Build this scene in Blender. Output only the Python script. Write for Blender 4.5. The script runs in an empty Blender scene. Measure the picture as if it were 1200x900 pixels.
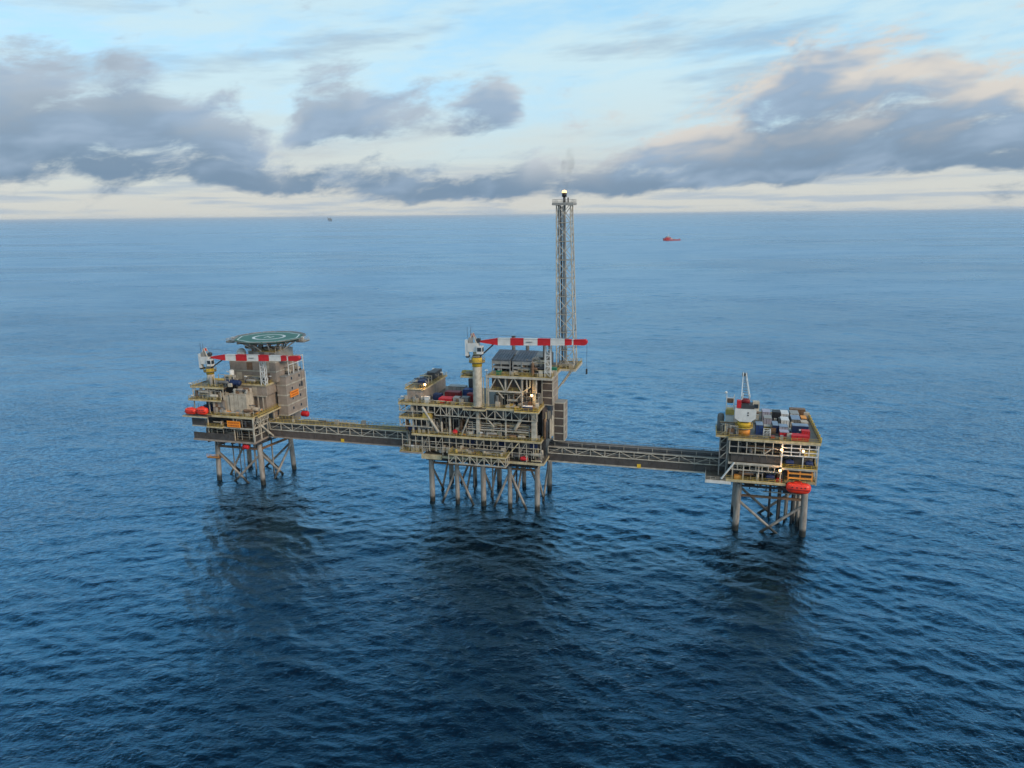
import bpy, math, random
import numpy as np
from mathutils import Vector, Matrix

# ------------------------------------------------------------------ camera, sky, sun, exposure
scene = bpy.context.scene
CAM_H = 93.0
cam_data = bpy.data.cameras.new('camera')
cam = bpy.data.objects.new('camera', cam_data)
scene.collection.objects.link(cam)
scene.camera = cam
cam_data.sensor_fit = 'HORIZONTAL'
cam_data.sensor_width = 36.0
cam_data.lens = 36.0 * 850.0 / 1200.0
cam_data.clip_start = 1.0
cam_data.clip_end = 200000.0
PITCH = math.atan(198.0 / 850.0)
ROLL = math.atan(13.0 / 1200.0)
cam.matrix_world = (Matrix.Translation((0, 0, CAM_H)) @ Matrix.Rotation(math.pi / 2 - PITCH, 4, 'X')
                    @ Matrix.Rotation(-ROLL, 4, 'Z'))

vs = scene.view_settings
vs.view_transform = 'Standard'
vs.look = 'None'
vs.exposure = 1.10
vs.gamma = 1.0
vs.use_curve_mapping = False

SUN_AZ = math.radians(134.0)      # clockwise from the view direction (+Y)
SUN_EL = math.radians(28.0)
sun_data = bpy.data.lights.new('sun', 'SUN')
sun_data.energy = 1.0
sun_data.angle = math.radians(20.0)
sun_data.color = (1.0, 0.80, 0.60)
sun_data.specular_factor = 0.15
sun = bpy.data.objects.new('sun', sun_data)
scene.collection.objects.link(sun)
sun_dir = Vector((math.sin(SUN_AZ) * math.cos(SUN_EL), math.cos(SUN_AZ) * math.cos(SUN_EL), math.sin(SUN_EL)))
sun.rotation_euler = sun_dir.to_track_quat('Z', 'Y').to_euler()
sun.location = sun_dir * 400

scene.cycles.use_denoising = True
scene.cycles.denoising_prefilter = 'ACCURATE'
scene.cycles.max_bounces = 5
scene.cycles.diffuse_bounces = 2
scene.cycles.glossy_bounces = 3
scene.cycles.transmission_bounces = 3
scene.cycles.volume_bounces = 0
scene.cycles.sample_clamp_indirect = 6.0


class NT:
    """tiny helper for writing node trees"""
    def __init__(self, tree):
        self.t = tree
        self.n = tree.nodes
        self.l = tree.links

    def node(self, typ, **kw):
        nd = self.n.new(typ)
        for k, v in kw.items():
            setattr(nd, k, v)
        return nd

    def put(self, sock, val):
        if isinstance(val, bpy.types.NodeSocket):
            self.l.new(val, sock)
        else:
            sock.default_value = val

    def m(self, op, a, b=0.0, c=0.0, clamp=False):
        nd = self.node('ShaderNodeMath', operation=op)
        nd.use_clamp = clamp
        self.put(nd.inputs[0], a)
        self.put(nd.inputs[1], b)
        self.put(nd.inputs[2], c)
        return nd.outputs[0]

    def vm(self, op, a, b=(0, 0, 0)):
        nd = self.node('ShaderNodeVectorMath', operation=op)
        self.put(nd.inputs[0], a)
        self.put(nd.inputs[1], b)
        return nd.outputs[0]

    def xyz(self, x, y, z=0.0):
        nd = self.node('ShaderNodeCombineXYZ')
        self.put(nd.inputs[0], x)
        self.put(nd.inputs[1], y)
        self.put(nd.inputs[2], z)
        return nd.outputs[0]

    def sep(self, v):
        nd = self.node('ShaderNodeSeparateXYZ')
        self.put(nd.inputs[0], v)
        return nd.outputs

    def noise(self, vec, scale, detail=4.0, rough=0.55, lac=2.0, dist=0.0):
        nd = self.node('ShaderNodeTexNoise')
        self.put(nd.inputs['Vector'], vec)
        nd.inputs['Scale'].default_value = scale
        nd.inputs['Detail'].default_value = detail
        nd.inputs['Roughness'].default_value = rough
        nd.inputs['Lacunarity'].default_value = lac
        nd.inputs['Distortion'].default_value = dist
        return nd.outputs['Fac']

    def sstep(self, x, lo, hi, a=0.0, b=1.0):
        nd = self.node('ShaderNodeMapRange', interpolation_type='SMOOTHSTEP')
        self.put(nd.inputs['Value'], x)
        self.put(nd.inputs['From Min'], lo)
        self.put(nd.inputs['From Max'], hi)
        self.put(nd.inputs['To Min'], a)
        self.put(nd.inputs['To Max'], b)
        return nd.outputs[0]

    def mixc(self, f, a, b, blend='MIX'):
        nd = self.node('ShaderNodeMix', data_type='RGBA', blend_type=blend)
        self.put(nd.inputs[0], f)
        self.put(nd.inputs[6], a)
        self.put(nd.inputs[7], b)
        return nd.outputs[2]


def px_dir(px, py):
    """heading and elevation (degrees) of a spot of sky"""
    d = cam.matrix_world.to_3x3() @ Vector(((px - 600) / 850.0, (450 - py) / 850.0, -1.0))
    d.normalize()
    return math.degrees(math.atan2(d.x, d.y)), math.degrees(math.asin(d.z))


def build_world():
    w = bpy.data.worlds.new('World')
    scene.world = w
    w.use_nodes = True
    w.cycles.sampling_method = 'NONE'
    t = w.node_tree
    t.nodes.clear()
    W = NT(t)
    out = W.node('ShaderNodeOutputWorld')
    bg = W.node('ShaderNodeBackground')
    bg.inputs['Strength'].default_value = SKY_STRENGTH
    W.l.new(bg.outputs[0], out.inputs[0])
    tc = W.node('ShaderNodeTexCoord')
    dx, dy, dz = W.sep(tc.outputs['Generated'])
    az = W.m('MULTIPLY', W.m('ARCTAN2', dx, dy), 57.29578)      # heading, degrees clockwise from +Y
    el = W.m('MULTIPLY', W.m('ARCSINE', dz), 57.29578)          # height above the horizon, degrees
    ang = W.xyz(az, el, 0.0)

    def n2d(vec, scale, detail, rough=0.55, color=False):
        nd = W.node('ShaderNodeTexNoise', noise_dimensions='2D')
        W.put(nd.inputs['Vector'], vec)
        nd.inputs['Scale'].default_value = scale
        nd.inputs['Detail'].default_value = detail
        nd.inputs['Roughness'].default_value = rough
        return nd.outputs['Color' if color else 'Fac']

    def curve(val, pts, span=48.0):
        """piecewise-linear height of a cloud edge (degrees / 20) by heading"""
        nd = W.node('ShaderNodeFloatCurve')
        c = nd.mapping.curves[0]
        xs = []
        for (px, py) in pts:
            a, e = px_dir(px, py)
            xs.append(((a + span) / (2 * span), min(max(e / 20.0, 0.0), 1.0)))
        xs = [(0.0, xs[0][1])] + xs + [(1.0, xs[-1][1])]
        c.points[0].location = xs[0]
        c.points[1].location = xs[-1]
        for p in xs[1:-1]:
            c.points.new(*p)
        for p in c.points:
            p.handle_type = 'VECTOR'
        nd.mapping.update()
        W.put(nd.inputs['Value'], W.m('MULTIPLY_ADD', val, 0.5 / span, 0.5))
        return W.m('MULTIPLY', nd.outputs[0], 20.0)

    sky = W.node('ShaderNodeTexSky', sky_type='NISHITA')
    sky.sun_disc = False
    sky.sun_elevation = SUN_EL
    sky.sun_rotation = SUN_AZ
    sky.altitude = 90.0
    sky.air_density = 1.0
    sky.dust_density = SKY_DUST
    sky.ozone_density = 3.0
    base = sky.outputs[0]

    # thin high veil: long streaks
    pv = W.xyz(W.m('MULTIPLY', W.m('SUBTRACT', az, W.m('MULTIPLY', el, 1.6)), 0.30), W.m('MULTIPLY', el, 1.2), 0.0)
    vn = n2d(pv, 0.26, 5.0, 0.60)
    veil = W.m('MULTIPLY', W.sstep(vn, 0.26, 0.64), W.sstep(el, 30.0, 11.0, 0.10, 0.88))
    c = W.mixc(W.sstep(el, 80.0, 12.0, 0.35, 0.78), base, AIR)
    c = W.mixc(veil, c, VEIL)
    mn = n2d(W.xyz(W.m('MULTIPLY', W.m('SUBTRACT', az, W.m('MULTIPLY', el, 2.6)), 0.16), W.m('MULTIPLY', el, 0.9), 0.0), 0.33, 5.0, 0.60)
    c = W.mixc(W.m('MULTIPLY', W.sstep(mn, 0.50, 0.72, 0.0, 0.55), W.sstep(el, 45.0, 20.0)), c, GREY_A)
    # milky air low over the sea
    low = W.sstep(el, 11.0, 0.0, 0.0, 0.92)
    c = W.mixc(low, c, MILK)

    # faint streaks in the strip under the cloud base
    sn = n2d(W.xyz(W.m('MULTIPLY', az, 0.10), W.m('MULTIPLY', el, 1.5), 0.0), 1.0, 4.0, 0.55)
    stk = W.m('MULTIPLY', W.sstep(sn, 0.45, 0.70, 0.0, 0.55), W.sstep(el, 6.0, 1.0))
    c = W.mixc(stk, c, GREY_A)

    # ---- banks of stratocumulus, stirred by a slow noise
    st = n2d(ang, 0.11, 2.0, 0.5, True)
    p = W.vm('ADD', ang, W.vm('MULTIPLY', W.vm('SUBTRACT', st, (0.5, 0.5, 0.5)), (4.2, 1.7, 0.0)))
    paz, pel, _ = W.sep(p)
    up_pts = [(-60, 90), (0, 78), (60, 72), (100, 88), (130, 56), (165, 64), (190, 104), (225, 122), (265, 132), (300, 160), (325, 196), (342, 150),
              (360, 104), (405, 88), (435, 118), (470, 128), (525, 128), (558, 92), (592, 86), (606, 140), (622, 184), (650, 182), (690, 164), (725, 146),
              (770, 150), (815, 140), (850, 126), (880, 104), (910, 80), (940, 60), (970, 60), (1000, 72), (1050, 68), (1100, 70), (1150, 80), (1215, 74), (1300, 90)]
    lo_pts = [(-60, 216), (0, 214), (100, 217), (200, 220), (300, 226), (400, 232), (480, 237), (560, 237), (640, 234), (720, 230), (800, 224), (900, 218), (1000, 212),
              (1100, 206), (1200, 200), (1300, 200)]
    up = W.m('ADD', curve(paz, up_pts), 0.5)
    lo = curve(paz, lo_pts)
    bt = curve(paz, [(-60, 150), (0, 150), (200, 150), (300, 185), (400, 194), (480, 206), (560, 206), (620, 190), (700, 170), (760, 158), (840, 148), (900, 130), (1000, 108), (1200, 96), (1300, 96)])
    lo2 = curve(paz, [(-60, 214), (0, 214), (250, 205), (330, 176), (400, 172), (480, 162), (560, 162), (640, 150), (700, 150), (860, 150), (1000, 150), (1300, 150)])
    # away from the view the bank goes on with a slow random height
    far = W.sstep(W.m('ABSOLUTE', az), 40.0, 56.0)
    fh = n2d(ang, 0.05, 1.0)
    up = W.m('ADD', up, W.m('MULTIPLY', far, W.m('MULTIPLY', W.m('SUBTRACT', fh, 0.42), 18.0)))
    q = W.xyz(W.m('MULTIPLY', W.m('MULTIPLY_ADD', pel, -0.9, paz), 0.72), W.m('MULTIPLY', pel, 1.75), 0.0)
    n1 = n2d(q, 0.22, 7.0, 0.66)
    n1o = n2d(W.vm('ADD', q, (1.3, 2.2, 0.0)), 0.22, 3.0, 0.60)

    def shape(e, soft):
        def slab(a, b, sf):
            x = W.sstep(e, W.m('SUBTRACT', a, 0.5), W.m('ADD', a, 0.9))
            y = W.sstep(W.m('SUBTRACT', e, b), sf, -sf)
            return W.m('MULTIPLY', x, y)
        # a low unbroken bank, and taller heaps standing on or above it
        return W.m('MAXIMUM', slab(lo, bt, soft * 0.6), slab(lo2, up, soft))
    hi = W.m('MULTIPLY', W.sstep(el, 22.0, 40.0), 0.10)          # scattered cloud higher up
    s0 = W.m('MAXIMUM', shape(pel, 2.9), hi)
    s1 = W.m('MAXIMUM', shape(W.m('ADD', pel, 1.9), 2.2), hi)
    v0 = W.m('ADD', W.m('MULTIPLY_ADD', n1, 1.25, -0.125), W.m('MULTIPLY', W.m('SUBTRACT', s0, 0.45), 0.54))
    v1 = W.m('ADD', W.m('MULTIPLY_ADD', n1o, 1.5, -0.25), W.m('MULTIPLY', W.m('SUBTRACT', s1, 0.5), 0.34))
    dens = W.sstep(v0, 0.38, 0.74)
    # paler towards the tops and where the cloud is thin towards the light, darker along the base
    tt = W.m('DIVIDE', W.m('SUBTRACT', pel, lo), W.m('MAXIMUM', W.m('SUBTRACT', up, lo), 1.0))
    shade = W.sstep(W.m('ADD', tt, W.m('MULTIPLY', W.m('SUBTRACT', n1o, 0.52), 2.6)), -0.15, 1.15)
    thin = W.sstep(v1, 0.80, 0.30)
    lit = W.m('MULTIPLY', W.m('MULTIPLY', thin, W.sstep(tt, 0.05, 0.85)), W.sstep(az, -8.0, 14.0, 0.35, 1.0))
    grey = W.mixc(shade, GREY_B, GREY_A)
    glow = W.mixc(W.sstep(az, -4.0, 16.0), GLOW_A, GLOW_B)
    cl = W.mixc(lit, grey, glow)
    c = W.mixc(W.m('MULTIPLY', dens, 0.95), c, cl)
    W.put(bg.inputs['Color'], c)


SKY_STRENGTH = 0.15
AIR = (1.12, 2.02, 2.52, 1)
VEIL = (1.98, 2.57, 2.77, 1)
MILK = (2.07, 2.03, 1.86, 1)
GREY_A = (1.03, 1.39, 1.83, 1)
GREY_B = (0.56, 0.87, 1.25, 1)
GLOW_A = (2.24, 2.36, 2.40, 1)
GLOW_B = (2.25, 2.10, 1.92, 1)
SKY_DUST = 1.0
build_world()


# ------------------------------------------------------------------ materials
MATS = {}


def mat_sea():
    m = bpy.data.materials.new('sea_water')
    m.use_nodes = True
    t = m.node_tree
    N = NT(t)
    b = t.nodes['Principled BSDF']
    geo = N.node('ShaderNodeNewGeometry')
    P = geo.outputs['Position']
    px, py, pz = N.sep(P)
    flat = N.xyz(px, py, 0.0)
    dist = N.m('SQRT', N.m('ADD', N.m('MULTIPLY', px, px), N.m('MULTIPLY', py, py)))
    # wind ripples, finer than the wave geometry
    w0 = N.noise(N.vm('MULTIPLY', flat, (0.75, 1.0, 1.0)), 0.22, 3.0, 0.55)
    w1 = N.noise(N.vm('MULTIPLY', N.vm('ADD', flat, (13.0, 71.0, 0.0)), (0.8, 1.0, 1.0)), 0.75, 4.0, 0.60)
    w2 = N.noise(N.vm('MULTIPLY', N.vm('ADD', flat, (113.0, 7.0, 0.0)), (0.85, 1.0, 1.0)), 2.6, 3.0, 0.60)
    r1 = N.m('SUBTRACT', 1.0, N.m('ABSOLUTE', N.m('MULTIPLY_ADD', w1, 2.0, -1.0)))
    # gusts: patches of rougher and calmer water
    gust = N.noise(N.vm('MULTIPLY', flat, (0.6, 1.0, 1.0)), 0.011, 4.0, 0.55)
    g = N.sstep(gust, 0.35, 0.68, 0.42, 1.0)
    h = N.m('ADD', N.m('ADD', N.m('MULTIPLY', w0, 0.8), N.m('MULTIPLY_ADD', w1, 0.42, N.m('MULTIPLY', r1, 0.13))), N.m('MULTIPLY', w2, N.sstep(dist, 120.0, 330.0, 0.15, 0.04)))
    w3 = N.noise(N.vm('MULTIPLY', N.vm('ADD', flat, (517.0, 91.0, 0.0)), (0.55, 1.0, 1.0)), 0.075, 4.0, 0.6)
    h = N.m('ADD', h, N.m('MULTIPLY', w3, N.sstep(dist, 260.0, 900.0, 0.0, 3.6)))
    bump = N.node('ShaderNodeBump')
    bump.inputs['Strength'].default_value = 1.0
    N.put(bump.inputs['Distance'], N.m('MULTIPLY', g, 1.0))
    N.put(bump.inputs['Height'], h)
    # mirror of the sky, weak looking down and strong at grazing angles, over nearly black deep water
    lw = N.node('ShaderNodeLayerWeight')
    lw.inputs['Blend'].default_value = 0.5
    N.l.new(bump.outputs[0], lw.inputs['Normal'])
    ramp = N.node('ShaderNodeValToRGB')
    el_ = ramp.color_ramp.elements
    stops = [(0.0, (.003, .010, .018)), (.25, (.002, .009, .018)), (.45, (.012, .048, .082)), (.61, (.100, .262, .40)),
             (.75, (.27, .45, .60)), (.88, (.41, .55, .66)), (1.0, (.54, .63, .70))]
    el_[0].position, el_[0].color = stops[0][0], (*stops[0][1], 1)
    el_[1].position, el_[1].color = stops[-1][0], (*stops[-1][1], 1)
    for p_, c_ in stops[1:-1]:
        e_ = el_.new(p_)
        e_.color = (*c_, 1)
    N.l.new(lw.outputs['Facing'], ramp.inputs[0])
    gl = N.node('ShaderNodeBsdfGlossy')
    N.l.new(ramp.outputs[0], gl.inputs['Color'])
    # wide calm and ruffled bands on the far sea
    band = N.noise(N.vm('MULTIPLY', flat, (0.00045, 0.0016, 1.0)), 1.0, 4.0, 0.6)
    rough = N.sstep(N.m('LOGARITHM', dist, 10.0), 2.1, 3.5, 0.08, 0.34)
    N.put(gl.inputs['Roughness'], N.m('MULTIPLY', rough, N.sstep(band, 0.32, 0.68, 0.62, 1.35)))
    N.l.new(bump.outputs[0], gl.inputs['Normal'])
    df = N.node('ShaderNodeBsdfDiffuse')
    df.inputs['Color'].default_value = (0.0003, 0.002, 0.004, 1)
    ad = N.node('ShaderNodeAddShader')
    N.l.new(gl.outputs[0], ad.inputs[0])
    N.l.new(df.outputs[0], ad.inputs[1])
    t.nodes.remove(b)
    N.l.new(ad.outputs[0], t.nodes['Material Output'].inputs['Surface'])
    return m


def build_sea():
    rng = np.random.default_rng(7)
    th_in = np.linspace(-47, 47, 1000)
    th_out = np.concatenate([np.linspace(47, 313, 120)[1:-1]])
    th = np.radians(np.concatenate([th_in, th_out]))           # heading, clockwise from +Y
    nt = len(th)
    r_near = np.array([0.5, 12, 24, 36, 48, 58, 66, 73])
    r_mid = 79 * np.exp(np.linspace(0, math.log(3200 / 79), 1080))
    r_far = 3200 * np.exp(np.linspace(0, math.log(90000 / 3200), 40))[1:]
    r = np.concatenate([r_near, r_mid, r_far])
    nr = len(r)
    R, T = np.meshgrid(r, th, indexing='ij')
    X = (R * np.sin(T)).astype(np.float32)
    Y = (R * np.cos(T)).astype(np.float32)
    dr = np.gradient(r)
    cell = np.maximum(dr, 1e-3)[:, None].astype(np.float32)
    Z = np.zeros_like(X)
    DX = np.zeros_like(X)
    DY = np.zeros_like(X)
    nw = 130
    lam = np.exp(rng.uniform(math.log(2.2), math.log(55), nw))
    lam.sort()
    wind = math.radians(205)
    for L in lam:
        a = wind + rng.normal(0, 0.62)
        k = 2 * math.pi / L
        kx, ky = k * math.sin(a), k * math.cos(a)
        amp = 0.0078 * L ** 0.46 * min(1.0, (L / 5.0) ** 0.5) * rng.uniform(0.6, 1.4) / (1 + (L / 40.0) ** 2)
        ph = rng.uniform(0, 2 * math.pi)
        # only what the mesh can carry at this distance, and no waves under the outer coarse rings
        f = np.clip((L / cell - 2.6) / 2.4, 0, 1)
        arg = (kx * X + ky * Y + ph)
        s_, c_ = np.sin(arg), np.cos(arg)
        Z += f * amp * c_
        q = 0.75
        DX -= f * q * amp * math.sin(a) * s_
        DY -= f * q * amp * math.cos(a) * s_
    side = np.ones(nt, np.float32)
    side[1000:] = 0.0
    Z *= side
    X += DX * side
    Y += DY * side
    co = np.stack([X, Y, Z], -1).reshape(-1, 3)
    ii = np.arange(nr - 1)[:, None] * nt
    jj = np.arange(nt)[None, :]
    jn = (jj + 1) % nt
    quads = np.stack([ii + jj, ii + jn, ii + nt + jn, ii + nt + jj], -1).reshape(-1, 4)[:, ::-1]
    me = bpy.data.meshes.new('sea')
    nq = len(quads)
    me.vertices.add(len(co))
    me.vertices.foreach_set('co', co.astype(np.float32).ravel())
    me.loops.add(nq * 4)
    me.loops.foreach_set('vertex_index', quads.astype(np.int32).ravel())
    me.polygons.add(nq)
    me.polygons.foreach_set('loop_start', np.arange(0, nq * 4, 4, dtype=np.int32))
    me.polygons.foreach_set('use_smooth', np.ones(nq, dtype=bool))
    me.update(calc_edges=True)
    me.materials.append(mat_sea())
    o = bpy.data.objects.new('sea', me)
    scene.collection.objects.link(o)
    o['kind'] = 'structure'
    o['label'] = 'rippled dark blue open sea reaching the horizon'
    return o


build_sea()


def mat(name, color, rough=0.55, metal=0.0, wear=0.25, rust=0.0, spec=0.4, scale=0.6):
    """painted or bare steel with uneven tone, dirt and optional rust, all from world-space noise"""
    if name in MATS:
        return MATS[name]
    m = bpy.data.materials.new(name)
    m.use_nodes = True
    N = NT(m.node_tree)
    b = m.node_tree.nodes['Principled BSDF']
    geo = N.node('ShaderNodeNewGeometry')
    P = geo.outputs['Position']
    n = N.noise(P, scale, 5.0, 0.6)
    k = N.sstep(n, 0.25, 0.75, 1.0 - wear, 1.0 + wear * 0.5)
    c = N.mixc(1.0, (*color, 1), N.xyz(k, k, k), 'MULTIPLY')
    # streaks: stretched downwards
    st = N.noise(N.vm('MULTIPLY', P, (1.6, 1.6, 0.16)), 1.0, 4.0, 0.6)
    c = N.mixc(N.sstep(st, 0.52, 0.78, 0.0, wear * 1.4), c, (color[0] * 0.45 + 0.01, color[1] * 0.40 + 0.01, color[2] * 0.36 + 0.008, 1))
    if rust:
        rn = N.noise(N.vm('MULTIPLY', P, (1.3, 1.3, 0.5)), 1.3, 5.0, 0.65)
        c = N.mixc(N.sstep(rn, 0.66 - rust * 0.22, 0.82 - rust * 0.2), c, (0.16, 0.062, 0.025, 1))
    N.put(b.inputs['Base Color'], c)
    b.inputs['Roughness'].default_value = rough
    b.inputs['Metallic'].default_value = metal
    b.inputs['Specular IOR Level'].default_value = spec
    MATS[name] = m
    return m


def mat_leg():
    """weathered steel legs: grey-buff, rust runs, dark growth in the splash zone"""
    m = bpy.data.materials.new('weathered_leg_steel')
    m.use_nodes = True
    N = NT(m.node_tree)
    b = m.node_tree.nodes['Principled BSDF']
    P = N.node('ShaderNodeNewGeometry').outputs['Position']
    z = N.sep(P)[2]
    n = N.noise(N.vm('MULTIPLY', P, (1.0, 1.0, 0.3)), 0.9, 5.0, 0.62)
    c = N.mixc(N.sstep(n, 0.3, 0.72), (0.34, 0.30, 0.25, 1), (0.17, 0.145, 0.12, 1))
    rn = N.noise(N.vm('MULTIPLY', P, (1.4, 1.4, 0.25)), 1.1, 4.0, 0.6)
    c = N.mixc(N.sstep(rn, 0.58, 0.74, 0.0, 0.6), c, (0.17, 0.08, 0.035, 1))
    gz = N.m('ADD', z, N.m('MULTIPLY', N.m('SUBTRACT', n, 0.5), 2.6))
    c = N.mixc(N.sstep(gz, 2.6, 1.2), c, (0.018, 0.018, 0.013, 1))
    N.put(b.inputs['Base Color'], c)
    b.inputs['Roughness'].default_value = 0.6
    MATS['leg'] = m
    return m


def mat_emit(name, color, strength):
    if name in MATS:
        return MATS[name]
    m = bpy.data.materials.new(name)
    m.use_nodes = True
    b = m.node_tree.nodes['Principled BSDF']
    b.inputs['Base Color'].default_value = (*color, 1)
    b.inputs['Emission Color'].default_value = (*color, 1)
    b.inputs['Emission Strength'].default_value = strength
    MATS[name] = m
    return m


LEG = mat_leg()
WHITE = mat('off_white_paint', (0.46, 0.405, 0.315), wear=0.36, rust=0.22)
BRIGHT = mat('clean_white_paint', (0.62, 0.60, 0.55), wear=0.14)
CREAM = mat('cream_edge_paint', (0.50, 0.40, 0.23), wear=0.34, rust=0.30)
BEIGE = mat('beige_cladding', (0.47, 0.385, 0.28), wear=0.30, rust=0.08)
TAUPE = mat('taupe_cladding', (0.30, 0.238, 0.185), wear=0.22)
TAUPE_D = mat('dark_brown_cladding', (0.095, 0.070, 0.055), wear=0.3)
GREY = mat('grey_steel', (0.155, 0.145, 0.13), wear=0.3)
GREY_L = mat('light_grey_roof', (0.28, 0.265, 0.235), wear=0.22)
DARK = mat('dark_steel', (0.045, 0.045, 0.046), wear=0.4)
DARKP = mat('dark_wind_panel', (0.070, 0.058, 0.048), wear=0.35)
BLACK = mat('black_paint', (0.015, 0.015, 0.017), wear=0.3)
YELLOW = mat('yellow_rail_paint', (0.47, 0.325, 0.075), wear=0.35, rust=0.15)
YELLOWB = mat('bright_yellow_paint', (0.68, 0.42, 0.03), wear=0.25)
ORANGE = mat('orange_paint', (0.78, 0.30, 0.05), wear=0.25)
SIGNO = mat('orange_sign', (0.90, 0.26, 0.012), wear=0.10)
RUST = mat('rusty_steel', (0.20, 0.11, 0.055), wear=0.45, rust=0.5)
RED = mat('red_paint', (0.52, 0.012, 0.016), wear=0.18)
REDBOAT = mat('orange_red_fibreglass', (0.80, 0.045, 0.018), rough=0.35, wear=0.12)
DRED = mat('dark_red_paint', (0.20, 0.012, 0.014), wear=0.25)
NAVY = mat('navy_paint', (0.008, 0.020, 0.075), wear=0.25)
BLUE = mat('blue_paint', (0.014, 0.045, 0.16), wear=0.25)
PBLUE = mat('pale_blue_paint', (0.20, 0.26, 0.33), wear=0.2)
LILAC = mat('faded_lilac_paint', (0.36, 0.33, 0.38), wear=0.25)
GREEN = mat('green_paint', (0.02, 0.20, 0.10), wear=0.25)
HELI = mat('green_helideck_paint', (0.022, 0.125, 0.085), wear=0.28)
DECKM = mat('grey_green_deck_plate', (0.12, 0.098, 0.068), wear=0.35, rust=0.2)
GLASS = mat('dark_window', (0.02, 0.025, 0.03), rough=0.12, wear=0.05, spec=0.6)
LOUVRE = mat('slate_louvre', (0.085, 0.095, 0.11), wear=0.3)
NET = mat('grey_net_frame', (0.17, 0.16, 0.15), wear=0.3)

# ------------------------------------------------------------------ building helpers
AXIS = math.radians(-15.0)        # the row of platforms runs along this heading
CA, SA = math.cos(AXIS), math.sin(AXIS)
MESHES = {}
rnd = random.Random(11)


def to_world(u, v, z):
    return Vector((u * CA - v * SA, u * SA + v * CA, z))


def new_mesh(name, verts, faces, m, smooth=False):
    me = bpy.data.meshes.new(name)
    me.from_pydata(verts, [], faces)
    if isinstance(m, (list, tuple)):
        for k in m:
            me.materials.append(k)
    else:
        me.materials.append(m)
    if smooth:
        me.polygons.foreach_set('use_smooth', [True] * len(me.polygons))
    me.update()
    return me


CUBE_F = [(0, 3, 2, 1), (4, 5, 6, 7), (0, 1, 5, 4), (1, 2, 6, 5), (2, 3, 7, 6), (3, 0, 4, 7)]


def cube_verts(a, b):
    (x0, y0, z0), (x1, y1, z1) = a, b
    return [(x0, y0, z0), (x1, y0, z0), (x1, y1, z0), (x0, y1, z0), (x0, y0, z1), (x1, y0, z1), (x1, y1, z1), (x0, y1, z1)]


def unit(shape, m, seg=10):
    key = (shape, m.name, seg)
    if key in MESHES:
        return MESHES[key]
    if shape == 'box':
        me = new_mesh('box', cube_verts((-.5, -.5, -.5), (.5, .5, .5)), CUBE_F, m)
    elif shape == 'cyl':
        vs_, fs = [], []
        for z in (-.5, .5):
            for i in range(seg):
                a = 2 * math.pi * i / seg
                vs_.append((math.cos(a) * .5, math.sin(a) * .5, z))
        for i in range(seg):
            fs.append((i, (i + 1) % seg, seg + (i + 1) % seg, seg + i))
        fs.append(tuple(reversed(range(seg))))
        fs.append(tuple(range(seg, 2 * seg)))
        me = new_mesh('tube', vs_, fs, m)
        me.polygons.foreach_set('use_smooth', [True] * seg + [False] * 2)
    elif shape == 'tank':            # cylinder along x with dished ends, diameter 1, length 1 (ends within)
        prof = [(-.5, .0), (-.485, .22), (-.45, .38), (-.40, .47), (-.34, .5), (.34, .5), (.40, .47), (.45, .38), (.485, .22), (.5, .0)]
        vs_, fs = [], []
        for (x, r) in prof:
            for i in range(seg):
                a = 2 * math.pi * i / seg
                vs_.append((x, math.cos(a) * r, math.sin(a) * r))
        for j in range(len(prof) - 1):
            for i in range(seg):
                fs.append((j * seg + i, j * seg + (i + 1) % seg, (j + 1) * seg + (i + 1) % seg, (j + 1) * seg + i))
        me = new_mesh('tank', vs_, fs, m, True)
    elif shape == 'ball':
        vs_, fs = [], []
        rings = 8
        for j in range(rings + 1):
            t = math.pi * j / rings
            for i in range(seg):
                a = 2 * math.pi * i / seg
                vs_.append((math.sin(t) * math.cos(a) * .5, math.sin(t) * math.sin(a) * .5, math.cos(t) * .5))
        for j in range(rings):
            for i in range(seg):
                fs.append((j * seg + i, (j + 1) * seg + i, (j + 1) * seg + (i + 1) % seg, j * seg + (i + 1) % seg))
        me = new_mesh('ball', vs_, fs, m, True)
    MESHES[key] = me
    return me


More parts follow.
